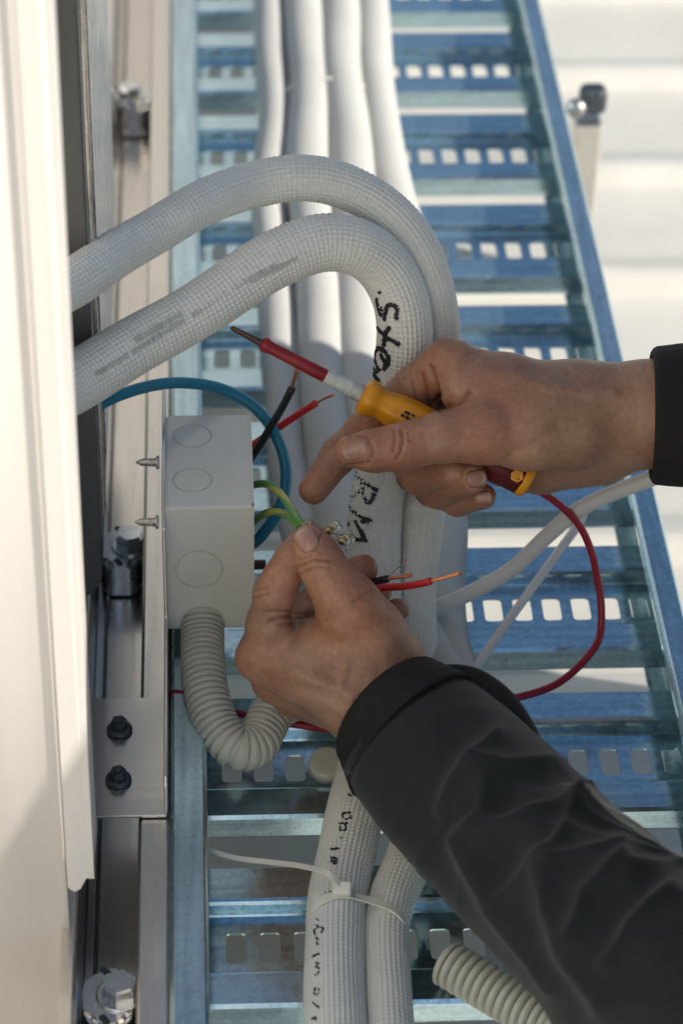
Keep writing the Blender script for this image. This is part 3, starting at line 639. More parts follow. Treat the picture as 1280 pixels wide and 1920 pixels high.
wire('blue_cable', [(60, 850, 1.40), (100, 815, 1.40), (140, 788, 1.405), (210, 747, 1.42), (290, 722, 1.44), (350, 718, 1.455), (420, 731, 1.468), (480, 766, 1.47), (519, 820, 1.468), (536, 880, 1.465), (529, 940, 1.46), (505, 985, 1.455), (478, 1016, 1.45), (440, 1035, 1.45)], .0032, M_BLUE, 'thick blue cable arching over the junction box', cat='cable')
wire('black_wire', [(445, 890, 1.482), (475, 853, 1.474), (506, 803, 1.455), (530, 762, 1.437), (547, 729, 1.422)], .0022, M_BLACK, 'black wire with bared copper end rising from the junction box', [(552, 710, 1.416), (557, 693, 1.41)])
wire('red_wire', [(440, 860, 1.49), (475, 834, 1.485), (520, 803, 1.475), (560, 776, 1.465), (592, 756, 1.455)], .0021, M_RED, 'short red wire crossing behind the black one at the junction box', [(610, 746, 1.45), (629, 739, 1.447)], tipr=.0007)
wire('earth_wire', [(440, 916, 1.465), (476, 909, 1.455), (500, 908, 1.425), (525, 925, 1.385), (546, 955, 1.355), (564, 985, 1.335), (575, 1003, 1.328)], .0021, M_GY, 'upper green and yellow wire from the box into the clear connector')
wire('earth_wire', [(440, 1005, 1.46), (477, 976, 1.45), (497, 963, 1.42), (520, 960, 1.385), (541, 969, 1.36), (556, 985, 1.34), (566, 1003, 1.330)], .0021, M_GY, 'lower green and yellow wire from the box into the clear connector')
wire('red_wire', [(650, 1108, 1.40), (690, 1105, 1.38), (720, 1102, 1.37), (760, 1099, 1.362), (790, 1094, 1.358), (809, 1089, 1.356)], .0019, M_RED, 'bright red wire with bared strands sticking out of the lower hand', [(835, 1082, 1.354), (863, 1074, 1.352)], tipr=.0009)
wire('black_wire', [(650, 1100, 1.40), (690, 1093, 1.385), (726, 1085, 1.375)], .0019, M_BLACK, 'black wire with a bared end sticking out of the lower hand', [(748, 1082, 1.374), (772, 1078, 1.372)], tipr=.0009)
obj('copper_hair', tube('copper_hair', PP([(728, 1082, 1.374), (742, 1068, 1.373), (752, 1060, 1.372), (763, 1049, 1.371)]), .00028, 6, .002), M_COPPER, label='single thin stray copper strand above the black wire end', cat='wire')
wire('dark_red_wire', [(900, 870, 1.43), (950, 890, 1.43), (990, 910, 1.432), (1040, 940, 1.44), (1085, 985, 1.45), (1108, 1035, 1.456), (1119, 1085, 1.463), (1126, 1130, 1.465), (1125, 1185, 1.464), (1118, 1207, 1.46), (1086, 1248, 1.455), (1040, 1284, 1.448), (980, 1305, 1.44), (915, 1318, 1.435), (800, 1350, 1.435), (680, 1372, 1.43), (560, 1359, 1.425), (500, 1349, 1.43), (450, 1338, 1.435), (400, 1326, 1.43), (370, 1314, 1.425), (345, 1303, 1.42), (330, 1300, 1.42), (318, 1303, 1.425), (303, 1310, 1.45)], .0021, M_DRED, 'long dark red wire looping right of the hands and under the sleeve')
wire('white_cable', [(1420, 830, 1.41), (1290, 868, 1.42), (1225, 895, 1.43), (1150, 924, 1.44), (1082, 957, 1.45), (1025, 1005, 1.46), (955, 1070, 1.47), (880, 1112, 1.475), (800, 1147, 1.48), (740, 1170, 1.485), (690, 1190, 1.487)], .0045, M_WCABLE, 'white sheathed cable running from the right sleeve behind the hoses', cat='cable', flat=(1, .8))
wire('white_cable', [(1100, 945, 1.52), (1085, 980, 1.515), (1040, 1043, 1.505), (990, 1112, 1.49), (938, 1184, 1.475), (886, 1260, 1.455), (830, 1340, 1.44)], .0026, M_WCABLE, 'thin white cable slanting down from the thicker cable to the sleeve', cat='cable')

# ------------------------------------------------------------------ zip ties
def strap(pts3, w, t, name, parent, nrm_from):
    p, s = smooth_path(pts3, .002); T = np.gradient(p, axis=0); T /= np.linalg.norm(T, axis=1)[:, None]
    N_ = p-nrm_from(p); N_ -= (N_*T).sum(1)[:, None]*T; N_ /= np.linalg.norm(N_, axis=1)[:, None]; B_ = np.cross(T, N_)
    V = np.stack([p-B_*w/2, p+B_*w/2, p+B_*w/2+N_*t, p-B_*w/2+N_*t], 1).reshape(-1, 3); n = len(p)
    Fq = [(i*4+j, i*4+(j+1) % 4, i*4+4+(j+1) % 4, i*4+4+j) for i in range(n-1) for j in range(4)]
    Fq += [(3, 2, 1, 0), ((n-1)*4, (n-1)*4+1, (n-1)*4+2, (n-1)*4+3)]
    return obj(name, mesh_np(name, V, Fq, False), M_NYLON, parent)
bvA = BVHTree.FromObject(hoseA, dep)
zt = empty('cable_tie', P(643, 1668, z=.03), label='white nylon cable tie with a long tail binding the two hoses', cat='cable tie')
top = []
for u, v in ((584, 1708), (592, 1699), (610, 1687), (640, 1680), (668, 1684)):
    h = cast(u, v, bvB); top.append(h[0]+np.array([0, -.0004, .0008]))
for u, v in ((712, 1697), (732, 1706), (748, 1718)):
    h = cast(u, v, bvA)
    if h: top.append(h[0]+np.array([0, -.0004, .0008]))
top = np.array(top)
lo = np.array([top[-1]+[.003, 0, -.008], top[-1]+[-.002, 0, -.016], top[0]+[.012, 0, -.017], top[0]+[.001, 0, -.009]])
lo[1:3, 2] = .0012
ctr = top.mean(0); ctr[2] = .010
strap(np.vstack([top, lo, top[:1]]), .0042, .0010, 'strap', zt, lambda p: np.stack([np.clip(p[:, 0], ctr[0]-.012, ctr[0]+.012), p[:, 1], np.full(len(p), .010)], 1))
hd = cast(641, 1672, bvB)[0]
rot = Matrix.Rotation(rad(-8), 3, 'Z') @ Matrix.Rotation(rad(25), 3, 'X')
box('head', hd+np.array([0, -.001, .003]), (.0092, .0068, .0068), M_NYLON, zt, rot=rot, bev=.0012, seg=3)
strap(np.vstack([[hd+np.array([.0, -.001, .004])], PP([(615, 1640, 'z', .043), (570, 1626, 'z', .036), (510, 1618, 'z', .026), (450, 1611, 'z', .020), (415, 1603, 'z', .018), (388, 1592, 'z', .018)])]), .0027, .0009, 'tail', zt, lambda p: p+np.array([0, .3, -1]))
for i, (u, v, lab) in enumerate(((612, 190, 'thin white cable tie round the middle pipes near the top'), (600, 720, None))):
    if not lab: continue
    c = P(u, v, z=.015); w_ = .031; pts = []
    for a in np.linspace(0, 2*math.pi, 25): pts.append((c[0]+math.copysign(abs(math.cos(a))**.7, math.cos(a))*w_, c[1]+.004*math.sin(a*1.0+.6), .0158+math.copysign(abs(math.sin(a))**.8, math.sin(a))*.0158))
    s_ = strap(np.array(pts), .0035, .001, 'cable_tie', None, lambda p: np.stack([np.clip(p[:, 0], c[0]-.015, c[0]+.015), p[:, 1], np.full(len(p), .015)], 1)); tag(s_, lab, 'cable tie')

# ------------------------------------------------------------------ clear connector
ca, cb = P(552, 996, d=1.330), P(652, 1020, d=1.336)
con = empty('terminal_block', ca, label='clear plastic terminal block pinched between thumb and index finger', cat='connector')
ax = cb-ca; L = np.linalg.norm(ax); ax /= L; upv = np.cross(ax, CF); upv /= np.linalg.norm(upv); nv = np.cross(ax, upv)
upv = upv if upv@CU > 0 else -upv
Rm = Matrix([[ax[i], upv[i], nv[i]] for i in range(3)])
box('body', (ca+cb)/2, (L, .0075, .0075), M_CLEAR, con, rot=Rm, bev=.0012, seg=3)
tdir = CR*.84+CU*.50+CF*-.12; tdir /= np.linalg.norm(tdir); tside = np.cross(tdir, CF); tside /= np.linalg.norm(tside); tn = np.cross(tdir, tside)
Rt = Matrix([[tdir[i], tside[i], tn[i]] for i in range(3)])
for (u, v, ln) in ((624, 990, .0078), (648, 1010, .0086), (578, 986, .006)):
    c = P(u, v, d=1.326)
    bm = bmesh.new(); box_bm(bm, c, (ln, .0058, .0058), Rt, .0009, 2)
    tw = obj('screw_tower', bm, M_CLEAR, con)
    lathe('brass_insert', c-tdir*.0036+CF*.0003, c+tdir*.01, [(0, .0016), (.0006, .002), (.0028, .002), (.0032, .0016)], M_BRASS, tw, seg=18)
    lathe('screw', c-tdir*.0002+CF*.0003, c+tdir*.01, [(0, .0014), (.002, .0016), (.0026, .0012)], M_BRASS, tw, seg=16)

# ------------------------------------------------------------------ screwdriver
s0, s1 = P(433, 614, d=1.372), P(997, 902, d=1.392)
SD = s1-s0; SL = np.linalg.norm(SD); SD /= SL
at = lambda u: SL*(u-433)/(997-433.0)
sd = empty('screwdriver', P(700, 750, d=1.382), label='worn insulated screwdriver with yellow and maroon handle held in the upper hand', cat='screwdriver')
lathe('blade', s0, s1, [(0, .0009), (.001, .0016), (.010, .0019), (at(505), .0023), (at(515), .0023)], M_BLADE, sd, shape=lambda t, th: 1+.55*max(0, 1-t/.016)*np.cos(2*th+1), seg=20)
lathe('shaft_sleeve', s0+SD*at(488), s1, [(0, .0022), (.0006, .0033), (.0025, .0041), (.0045, .0036), (.0065, .0032), (.02, .0034), (at(612)-at(488), .0037), (at(614)-at(488), .0032)], M_SRED, sd, seg=28, shape=lambda t, th: 1+.03*np.sin(3*th+t*900))
lathe('collar', s0+SD*at(608), s1, [(0, .0034), (.0004, .0041), (.008, .0044), (.0105, .0042), (.0125, .0045), (at(686)-at(608), .0050)], M_COLLAR, sd, seg=28)
hl = at(845)-at(676)
lathe('handle', s0+SD*at(676), s1, [(0, .0050), (.0005, .0082), (.0025, .0094), (.0055, .0095), (.0085, .0082), (.011, .0075), (.014, .0080), (.018, .0090), (.026, .0097), (.034, .0098), (hl, .0095)], M_YEL, sd, seg=48,
      shape=lambda t, th: 1+(.05 if t > .012 else .035)*np.cos(6*th))
lathe('grip', s0+SD*at(842), s1, [(0, .0092), (.008, .0094), (.022, .0095), (at(978)-at(842), .0098)], M_HRED, sd, seg=48, shape=lambda t, th: 1+.04*np.cos(6*th))
lathe('end_cap', s0+SD*at(977), s1, [(0, .0100), (.0008, .0104), (.003, .0104), (.0046, .0096), (.0052, .0075)], M_YEL, sd, seg=40)
# yellow hexagon mark on the grip and the small dark print on the yellow handle
def surf_mark(name, u, v, w, h, m, rr, pts):
    ray = P(u, v, d=1)-CAM; ray /= np.linalg.norm(ray)
    w0 = CAM-s0; a_ = ray@SD; t_ax = ((w0@SD)-(w0@ray)*a_)/(1-a_*a_)
    c = s0+SD*t_ax; side = np.cross(SD, ray); side /= np.linalg.norm(side); out = np.cross(side, SD); out = out if out@ray < 0 else -out
    off = (P(u, v, d=1)-CAM); tt = (c-CAM)@ray; off = ((CAM+ray*tt)-c)@side; off = max(min(off, rr*.9), -rr*.9)
    a0 = math.asin(off/rr); bm = bmesh.new()
    for poly in pts:
        vs = []
        for x, y in poly:
            a = a0+y*h/rr; vs.append(bm.verts.new(c+SD*x*w+(side*math.sin(a)+out*math.cos(a))*rr))
        bm.faces.new(vs)
    return obj(name, bm, m, sd)
surf_mark('size_mark', 963, 890, .0036, .0036, M_YEL, .0104, [[(math.cos(rad(60*k)), math.sin(rad(60*k))) for k in range(6)]])
surf_mark('printed_mark', 764, 779, .0045, .002, M_MARK, .01035, [[(-1, -1), (-.6, -1), (-.6, -.2), (-1, -.2)], [(-.45, -1), (.1, -1), (.1, -.3), (-.45, -.1)], [(.25, -.9), (.9, -.8), (.8, -.3), (.25, -.3)], [(-.8, .2), (-.1, .2), (-.1, 1), (-.8, .9)], [(.1, .3), (.5, .3), (.5, .9), (.1, 1)]])

# ------------------------------------------------------------------ person: hands as one smooth surface each
def cone(p, a, b, ra, rb):
    a, b = np.asarray(a, np.float32), np.asarray(b, np.float32); ba = b-a
    t = np.clip(((p-a)@ba)/np.float32(ba@ba), 0, 1)
    return np.sqrt(((p-a-t[..., None]*ba)**2).sum(-1))-(ra+t*(rb-ra))
def smin(a, b, k):
    h = np.clip(.5+.5*(b-a)/k, 0, 1); return b+(a-b)*h-k*h*(1-h)
def surface_nets(D, org, h):
    s = D < 0; nx, ny, nz = D.shape
    cnt = np.zeros((nx-1, ny-1, nz-1), np.float32); acc = np.zeros((nx-1, ny-1, nz-1, 3), np.float32)
    corners = [(i, j, k) for i in (0, 1) for j in (0, 1) for k in (0, 1)]
    sl_ = lambda c: D[c[0]:nx-1+c[0], c[1]:ny-1+c[1], c[2]:nz-1+c[2]]
    for c in corners:
        for axn in range(3):
            if c[axn]: continue
            d = list(c); d[axn] = 1; A, B = sl_(c), sl_(d); m = (A < 0) != (B < 0)
            t = A/np.where(m, A-B, 1); t = np.where(m, t, 0)
            cnt += m
            for k in range(3):
                acc[..., k] += np.where(m, c[k]+(t if k == axn else 0), 0)
    act = cnt > 0; idx = np.full(act.shape, -1, np.int64); idx[act] = np.arange(act.sum())
    g = np.stack(np.nonzero(act), 1); V = org+(g+acc[act]/cnt[act][:, None])*h
    Fs = []
    for axn in range(3):
        o1, o2 = (axn+1) % 3, (axn+2) % 3
        A = s[1:-1, 1:-1, 1:-1]; shp = [slice(1, -1)]*3; shp[axn] = slice(2, None); B = s[tuple(shp)]
        ii = np.stack(np.nonzero(A != B), 1)+1
        fl = s[tuple(ii.T)]
        q = []
        for da, db in ((0, 0), (-1, 0), (-1, -1), (0, -1)):
            w = ii.copy(); w[:, o1] += da; w[:, o2] += db; w = np.minimum(w, np.array(idx.shape)-1); q.append(idx[tuple(w.T)])
        q = np.stack(q, 1); q[~fl] = q[~fl][:, ::-1]; Fs.append(q)
    Fq = np.vstack(Fs); Fq = Fq[(Fq >= 0).all(1)]
    return V, Fq
def vnormals(V, Fq):
    n = np.cross(V[Fq[:, 2]]-V[Fq[:, 0]], V[Fq[:, 3]]-V[Fq[:, 1]]); N_ = np.zeros_like(V)
    for k in range(4): np.add.at(N_, Fq[:, k], n)
    return N_/np.maximum(np.linalg.norm(N_, axis=1), 1e-12)[:, None]
def relax(V, Fq, it=2, lam=.5):
    for _ in range(it):
        A = np.zeros_like(V); c = np.zeros(len(V))
        for k in range(4):
            a, b = Fq[:, k], Fq[:, (k+1) % 4]
            np.add.at(A, a, V[b]); np.add.at(A, b, V[a]); np.add.at(c, a, 1); np.add.at(c, b, 1)
        V = V+lam*(A/np.maximum(c, 1)[:, None]-V)
    return V
J = lambda u, v, d: P(u, v, d=d)
def chain(p, pts, k):
    D = None
    for (a, b) in zip(pts[:-1], pts[1:]):
        c = cone(p, J(*a[:3]), J(*b[:3]), a[3]/1000, b[3]/1000); D = c if D is None else smin(D, c, k)
    return D
def hand_mesh(palm, fingers, creases, h=.00095, kp=.012, bumps=()):
    allp = np.array([J(*q[:3]) for c in palm+[f for f, _ in fingers] for q in c])
    lo, hi = allp.min(0)-.03, allp.max(0)+.03
    n = np.ceil((hi-lo)/h).astype(int)
    ax_ = [np.float32(lo[i])+np.arange(n[i], dtype=np.float32)*np.float32(h) for i in range(3)]
    D = np.empty(tuple(n), np.float32)
    for x0 in range(0, n[0], 24):
        g = np.stack(np.meshgrid(ax_[0][x0:x0+24], ax_[1], ax_[2], indexing='ij'), -1)
        pd = None
        for c in palm:
            q = chain(g, c, .006); pd = q if pd is None else smin(pd, q, kp)
        tot = pd
        for f, kk in fingers:
            tot = smin(tot, smin(pd, chain(g, f, .004), kk), .0012)
        D[x0:x0+24] = tot
    V, Fq = surface_nets(D, lo, h); V = relax(V, Fq, 3, .5); crease_tone = np.zeros(len(V))
    N_ = vnormals(V, Fq)
    u, v, t = proj(V); face = (N_*(CAM-V)).sum(1) > 0
    for (pts, w, amp) in creases:     # skin folds along lines on the visible side: px width, depth in m
        dmin = np.full(len(V), 1e9)
        for a, b in zip(pts[:-1], pts[1:]):
            a, b = np.array(a, float), np.array(b, float); ba = b-a
            tt = np.clip(((u-a[0])*ba[0]+(v-a[1])*ba[1])/(ba@ba), 0, 1)
            dmin = np.minimum(dmin, np.hypot(u-a[0]-tt*ba[0], v-a[1]-tt*ba[1]))
        if 0 < amp and w < 7: crease_tone = np.maximum(crease_tone, np.exp(-(dmin/(w*.6))**2)*face*min(1, amp/.0007))  # darker tone along the narrow crease lines
        V = V-N_*(1.45*amp*np.exp(-(dmin/w)**2)*face)[:, None]
    for (cu, cv, ru, rv, amp) in bumps:
        V = V+N_*(amp*np.exp(-((u-cu)/ru)**2-((v-cv)/rv)**2)*face)[:, None]
    fl_ = np.zeros(len(V))
    for f, _ in fingers:
        for q in (f[0], f[len(f)//2], f[-1]):
            fl_ = np.maximum(fl_, np.exp(-((V-J(*q[:3]))**2).sum(1)/(q[3]/1000*1.55)**2)*2.0)
    return V, Fq, np.clip(fl_, 0, 1), crease_tone
RH_palm = [
    [(842, 690, 1.388, 12.4), (950, 722, 1.386, 15), (1070, 752, 1.39, 18)], [(850, 712, 1.408, 13), (1080, 775, 1.40, 18)], [(852, 745, 1.428, 12), (1090, 800, 1.41, 17)], [(868, 785, 1.445, 11), (1090, 830, 1.42, 16)],
    [(1070, 808, 1.382, 19), (985, 815, 1.374, 17), (905, 815, 1.368, 13.5)], [(1090, 766, 1.395, 23), (1214, 765, 1.392, 23.5), (1420, 768, 1.388, 27)], [(1090, 800, 1.402, 22), (1214, 793, 1.398, 21.5), (1420, 788, 1.392, 26)],
    [(945, 862, 1.422, 14), (1010, 862, 1.412, 16.5), (1120, 838, 1.408, 19)], [(880, 735, 1.38, 13), (1010, 775, 1.378, 16)]]
RH_f = [
    ([(905, 812, 1.366, 14), (828, 820, 1.364, 12.8), (775, 832, 1.363, 11.5), (746, 839, 1.362, 11.6), (700, 845, 1.362, 10.6), (657, 846, 1.364, 8.4)], .010),
    ([(838, 682, 1.390, 12.3), (780, 722, 1.40, 10.6), (716, 772, 1.411, 10.2), (680, 808, 1.407, 9.4), (637, 851, 1.401, 9.4), (588, 918, 1.393, 7.9)], .007),
    ([(850, 705, 1.412, 12), (742, 838, 1.435, 10), (785, 893, 1.406, 9.4), (848, 884, 1.384, 8)], .006),
    ([(855, 745, 1.432, 11.5), (768, 882, 1.446, 9.8), (822, 920, 1.411, 9.2), (884, 897, 1.381, 8.3)], .006),
    ([(870, 790, 1.445, 10.5), (808, 918, 1.442, 8.6), (858, 938, 1.411, 8.1), (905, 931, 1.391, 6.9)], .006)]
RH_cr = [([(806, 690), (818, 730), (826, 765)], 5, .0016), ([(790, 700), (800, 735), (806, 762)], 4, .0006), ([(770, 715), (780, 745)], 4, .0005), ([(752, 806), (756, 822), (752, 845), (744, 860)], 3, .0007), ([(738, 804), (740, 825), (736, 848)], 3, .0006), ([(764, 810), (768, 828)], 3, .0004),
         ([(1045, 800), (1000, 835), (960, 850)], 10, .0006), ([(1180, 700), (1195, 760), (1190, 820)], 9, .00018), ([(870, 650), (850, 690), (845, 730)], 12, -.0009), ([(830, 765), (862, 752), (880, 735)], 6, .0009), ([(900, 690), (1050, 730), (1150, 740)], 14, -.0010), ([(650, 815), (686, 818), (700, 843), (690, 868), (652, 872)], 2.4, .0006), ([(905, 880), (878, 882), (874, 900), (882, 916), (908, 914)], 2, .0005), ([(915, 920), (892, 924), (890, 936), (896, 948), (912, 948)], 1.8, .0004)]
LH_palm = [
    [(494, 1232, 1.352, 12.6), (590, 1262, 1.34, 15.5), (700, 1300, 1.338, 18)], [(520, 1272, 1.372, 12.2), (705, 1325, 1.348, 18)], [(552, 1298, 1.39, 12), (715, 1335, 1.36, 17)], [(590, 1308, 1.405, 11), (725, 1330, 1.375, 16)],
    [(725, 1238, 1.347, 18.5), (690, 1185, 1.336, 16.5), (655, 1137, 1.325, 14.3)], [(695, 1322, 1.345, 21), (760, 1390, 1.338, 22), (900, 1520, 1.30, 26)], [(730, 1292, 1.352, 21), (790, 1362, 1.342, 22), (930, 1490, 1.305, 26)],
    [(565, 1215, 1.352, 12.5), (645, 1190, 1.338, 13)]]
LH_f = [
    ([(655, 1137, 1.325, 14.3), (622, 1090, 1.319, 12), (603, 1058, 1.315, 11.2), (590, 1035, 1.313, 10), (580, 1017, 1.312, 8.9)], .010),
    ([(494, 1232, 1.352, 12.3), (503, 1170, 1.34, 10.6), (514, 1112, 1.33, 10), (530, 1080, 1.328, 8.9), (550, 1048, 1.33, 8.8), (576, 1006, 1.338, 7.8)], .006),
    ([(520, 1272, 1.372, 12), (572, 1150, 1.41, 10), (640, 1085, 1.40, 9), (680, 1068, 1.385, 8)], .006),
    ([(552, 1298, 1.39, 11.5), (612, 1190, 1.425, 9.5), (672, 1125, 1.415, 8.5), (708, 1108, 1.40, 7.4)], .006),
    ([(590, 1308, 1.405, 10.5), (657, 1215, 1.425, 8.5), (716, 1160, 1.415, 7.5), (744, 1144, 1.405, 6.4)], .006)]
LH_cr = [([(586, 1153), (545, 1156), (505, 1166)], 4, .0012), ([(580, 1148), (535, 1146), (498, 1148)], 3.5, .0007), ([(570, 1165), (525, 1172)], 3.5, .0005), ([(556, 1064), (590, 1050), (618, 1052)], 3, .0006), ([(562, 1076), (592, 1064), (622, 1066)], 3, .0005), ([(560, 1050), (585, 1042)], 2.6, .0004),
         ([(553, 1016), (566, 1034), (590, 1026), (604, 1000)], 2.4, .0007), ([(478, 1108), (505, 1100)], 3, .0004), ([(476, 1120), (505, 1112)], 3, .0004), ([(480, 1240), (560, 1262), (660, 1305)], 13, -.0011), ([(520, 1300), (600, 1318), (670, 1345)], 13, -.0008), ([(640, 1160), (700, 1230), (740, 1290)], 16, .0006), ([(690, 1110), (660, 1130)], 4, .0004), ([(600, 1215), (650, 1240), (640, 1290)], 7, -.0005)]
LH_b = [(462, 1238, 30, 30, .0012), (500, 1290, 22, 22, .0008)]
vr, fr, ur, gr_ = hand_mesh(RH_palm, RH_f, RH_cr, bumps=[(838, 662, 35, 28, .001)])
vl, fl, ul, gl_ = hand_mesh(LH_palm, LH_f, LH_cr, bumps=LH_b)

# the rest of the worker, kneeling to the right of the frame
def sdf_mesh(prims, h, k):
    pts = np.array([q for a, b, _, _ in prims for q in (a, b)]); rm = max(max(c, d) for _, _, c, d in prims)
    lo, hi = pts.min(0)-rm-.03, pts.max(0)+rm+.03; n = np.ceil((hi-lo)/h).astype(int)
    g = np.stack(np.meshgrid(*[lo[i]+np.arange(n[i])*h for i in range(3)], indexing='ij'), -1).astype(np.float32)
    D = None
    for a, b, ra, rb in prims:
        c = cone(g, a, b, ra, rb); D = c if D is None else smin(D, c, k)
    V, Fq = surface_nets(D, lo, h); return relax(V, Fq, 2), Fq
EL_R, SH_R = np.array([.42, -.17, .23]), np.array([.52, -.10, .52])
EL_L, SH_L = P(1480, 2110, d=1.13), np.array([.47, -.53, .475])
HD = np.array([.36, -.30, .70])
head = [(HD+[.03, 0, .02], HD+[-.01, 0, .0], .088, .082), (HD+[-.03, 0, -.03], HD+[-.055, 0, -.075], .062, .045), (HD+[-.085, 0, -.005], HD+[-.108, 0, -.035], .010, .015), (HD+[-.088, 0, -.068], HD+[-.092, 0, -.068], .016, .016),
        (HD+[.01, .082, -.02], HD+[.012, .09, .01], .014, .016), (HD+[.01, -.082, -.02], HD+[.012, -.09, .01], .014, .016), (HD+[.03, 0, -.05], HD+[.09, 0, -.17], .058, .062)]
vh, fh = sdf_mesh(head, .006, .02)
Vb = np.vstack([vr, vl, vh]); Fb = np.vstack([fr, fl+len(vr), fh+len(vr)+len(vl)])
def arm(V, Fq, a, b, path, rr):
    """carry the skin on from the forearm end a to the neck b (inside the sleeve)"""
    cen = V[Fq].mean(1); fa, fb = np.argmin(((cen-a)**2).sum(1)), np.argmin(((cen-b)**2).sum(1))
    A, B = Fq[fa], Fq[fb]; rings = [V[A]]; pts = np.vstack([[cen[fa]], path, [cen[fb]]])
    T = np.gradient(pts, axis=0); T /= np.linalg.norm(T, axis=1)[:, None]
    for i in range(1, len(pts)-1):
        prev = rings[-1]-rings[-1].mean(0); d = prev-(prev@T[i])[:, None]*T[i]; d /= np.linalg.norm(d, axis=1)[:, None]; rings.append(pts[i]+d*rr[i-1])
    base = len(V); V = np.vstack([V]+rings[1:]); n = len(rings)
    ids = [A]+[base+4*k+np.arange(4) for k in range(n-1)]
    last = V[ids[-1]]; best = min(((o, st) for o in range(4) for st in (1, -1)), key=lambda q: ((last-V[B[(q[0]+q[1]*np.arange(4)) % 4]])**2).sum())
    ids.append(B[(best[0]+best[1]*np.arange(4)) % 4])
    nf = [[p[j], p[(j+1) % 4], q[(j+1) % 4], q[j]] for p, q in zip(ids[:-1], ids[1:]) for j in range(4)]
    Fq = np.vstack([np.delete(Fq, [fa, fb], 0), np.array(nf)]); return V, Fq
Vb, Fb = arm(Vb, Fb, P(1600, 776, d=1.38), HD+[.10, .04, -.2], np.array([EL_R-[.03, 0, 0], EL_R+[.02, .0, .03], SH_R-[.02, 0, .04], SH_R+[.0, -.05, .01]]), [.03, .034, .045, .04])
Vb, Fb = arm(Vb, Fb, P(1100, 1720, d=1.25), HD+[.10, -.04, -.2], np.array([EL_L*.8+P(930, 1500, d=1.3)*.2, EL_L, SH_L-[.02, 0, .04], SH_L+[.0, .05, .01]]), [.03, .034, .045, .04])
person = obj('person', mesh_np('person', Vb, Fb), M_SKIN, label='worker in a black jacket reaching in from the right, both hands at the wiring', cat='person')
def attr(o, name, vals):
    a = o.data.attributes.new(name, 'FLOAT', 'POINT'); full = np.zeros(len(o.data.vertices), np.float32); full[:len(vals)] = vals; a.data.foreach_set('value', full)
attr(person, 'flush', np.concatenate([ur, ul])); attr(person, 'crease_tone', np.concatenate([gr_, gl_]))
tors = [(SH_R+[.03, -.03, -.02], SH_L+[.03, .03, -.02], .085, .085), (np.array([.57, -.31, .40]), np.array([.88, -.47, .0]), .15, .16), (np.array([.58, -.22, .42]), np.array([.87, -.40, .05]), .105, .125), (np.array([.56, -.42, .37]), np.array([.86, -.56, .05]), .11, .13),
        (SH_R, EL_R, .073, .058), (SH_L, EL_L, .073, .056), (np.array([.47, -.30, .50]), np.array([.43, -.30, .57]), .075, .07), (np.array([.52, -.24, .60]), np.array([.52, -.43, .59]), .075, .07)]  # last cone: unseen hood bulk, added to keep sun off the hoses
vt, ft = sdf_mesh(tors, .011, .05)
legs = [(np.array([.87, -0.33, -.01]), np.array([.56, -0.27, -.08]), .10, .078), (np.array([.87, -0.61, -.01]), np.array([.55, -0.73, -.08]), .10, .078), (np.array([.57, -0.27, -.10]), np.array([.95, -0.29, -.12]), .07, .05), (np.array([.56, -0.71, -.10]), np.array([.95, -0.65, -.12]), .07, .05), (np.array([.86, -0.35, .0]), np.array([.86, -0.55, .0]), .15, .15)]
vg, fg = sdf_mesh(legs, .012, .04)
obj('trousers', mesh_np('trousers', vg, fg), M_TROUS, person)
hair = [(HD+[.035, 0, .035], HD+[.0, 0, .04], .089, .080), (HD+[.06, 0, -.01], HD+[.065, 0, -.05], .072, .06)]
vx, fx = sdf_mesh(hair, .007, .02); obj('hair', mesh_np('hair', vx, fx), M_HAIR, person)

# sleeves with folds
def sleeve(pts, rads, seg=150, step=.0014, folds=1.0, seed=1, ref=(0, 0, 1)):
    rg = np.random.default_rng(seed); K = [(rg.uniform(.6, 1.6), rg.uniform(0, 6.3), rg.integers(1, 4), rg.uniform(20, 75)) for _ in range(7)]
    def rf(S, TH):
        w = .5*np.sin(S*23+1.7*np.sin(TH+seed))+.35*np.sin(S*51+2*TH+seed*2)
        o = 0*S
        for a, ph, m, kk in K:
            x = np.sin(m*TH+kk*S*(1 if m % 2 else -1)+ph+2.2*w)
            o = o+a*(1-np.abs(x)**.75)*(.55+.45*np.sin(TH*1+S*17+ph*3))
        o = o/len(K)-.28
        ramp = np.clip((S-.022)/.05, 0, 1)
        return folds*.0065*o*ramp*(1+.5*np.clip((S-.1)/.1, 0, 1))
    return tube('sl', pts, rads, seg, step, rf, raw=True, cap=False, ref=ref)
def join_meshes(lst):
    Vs, Fs, o = [], [], 0
    for V, Fq in lst: Vs.append(V); Fs.append(Fq+o); o += len(V)
    return np.vstack(Vs), np.vstack(Fs)
sL = PP([(760, 1362, 1.331), (790, 1395, 1.326), (850, 1458, 1.31), (930, 1540, 1.285), (1040, 1650, 1.25), (1160, 1770, 1.21), (1330, 1950, 1.16)])
sL = np.vstack([sL, EL_L])
VL, FL_, _ = sleeve(sL, [.0375, .041, .0435, .0445, .0455, .047, .052, .058], seed=3)
sR = np.vstack([PP([(1226, 778, 1.392), (1290, 778, 1.391), (1400, 776, 1.388), (1560, 772, 1.38)]), EL_R])
VR, FR_, _ = sleeve(sR, [.0325, .0345, .0375, .043, .055], seed=8, folds=.6)
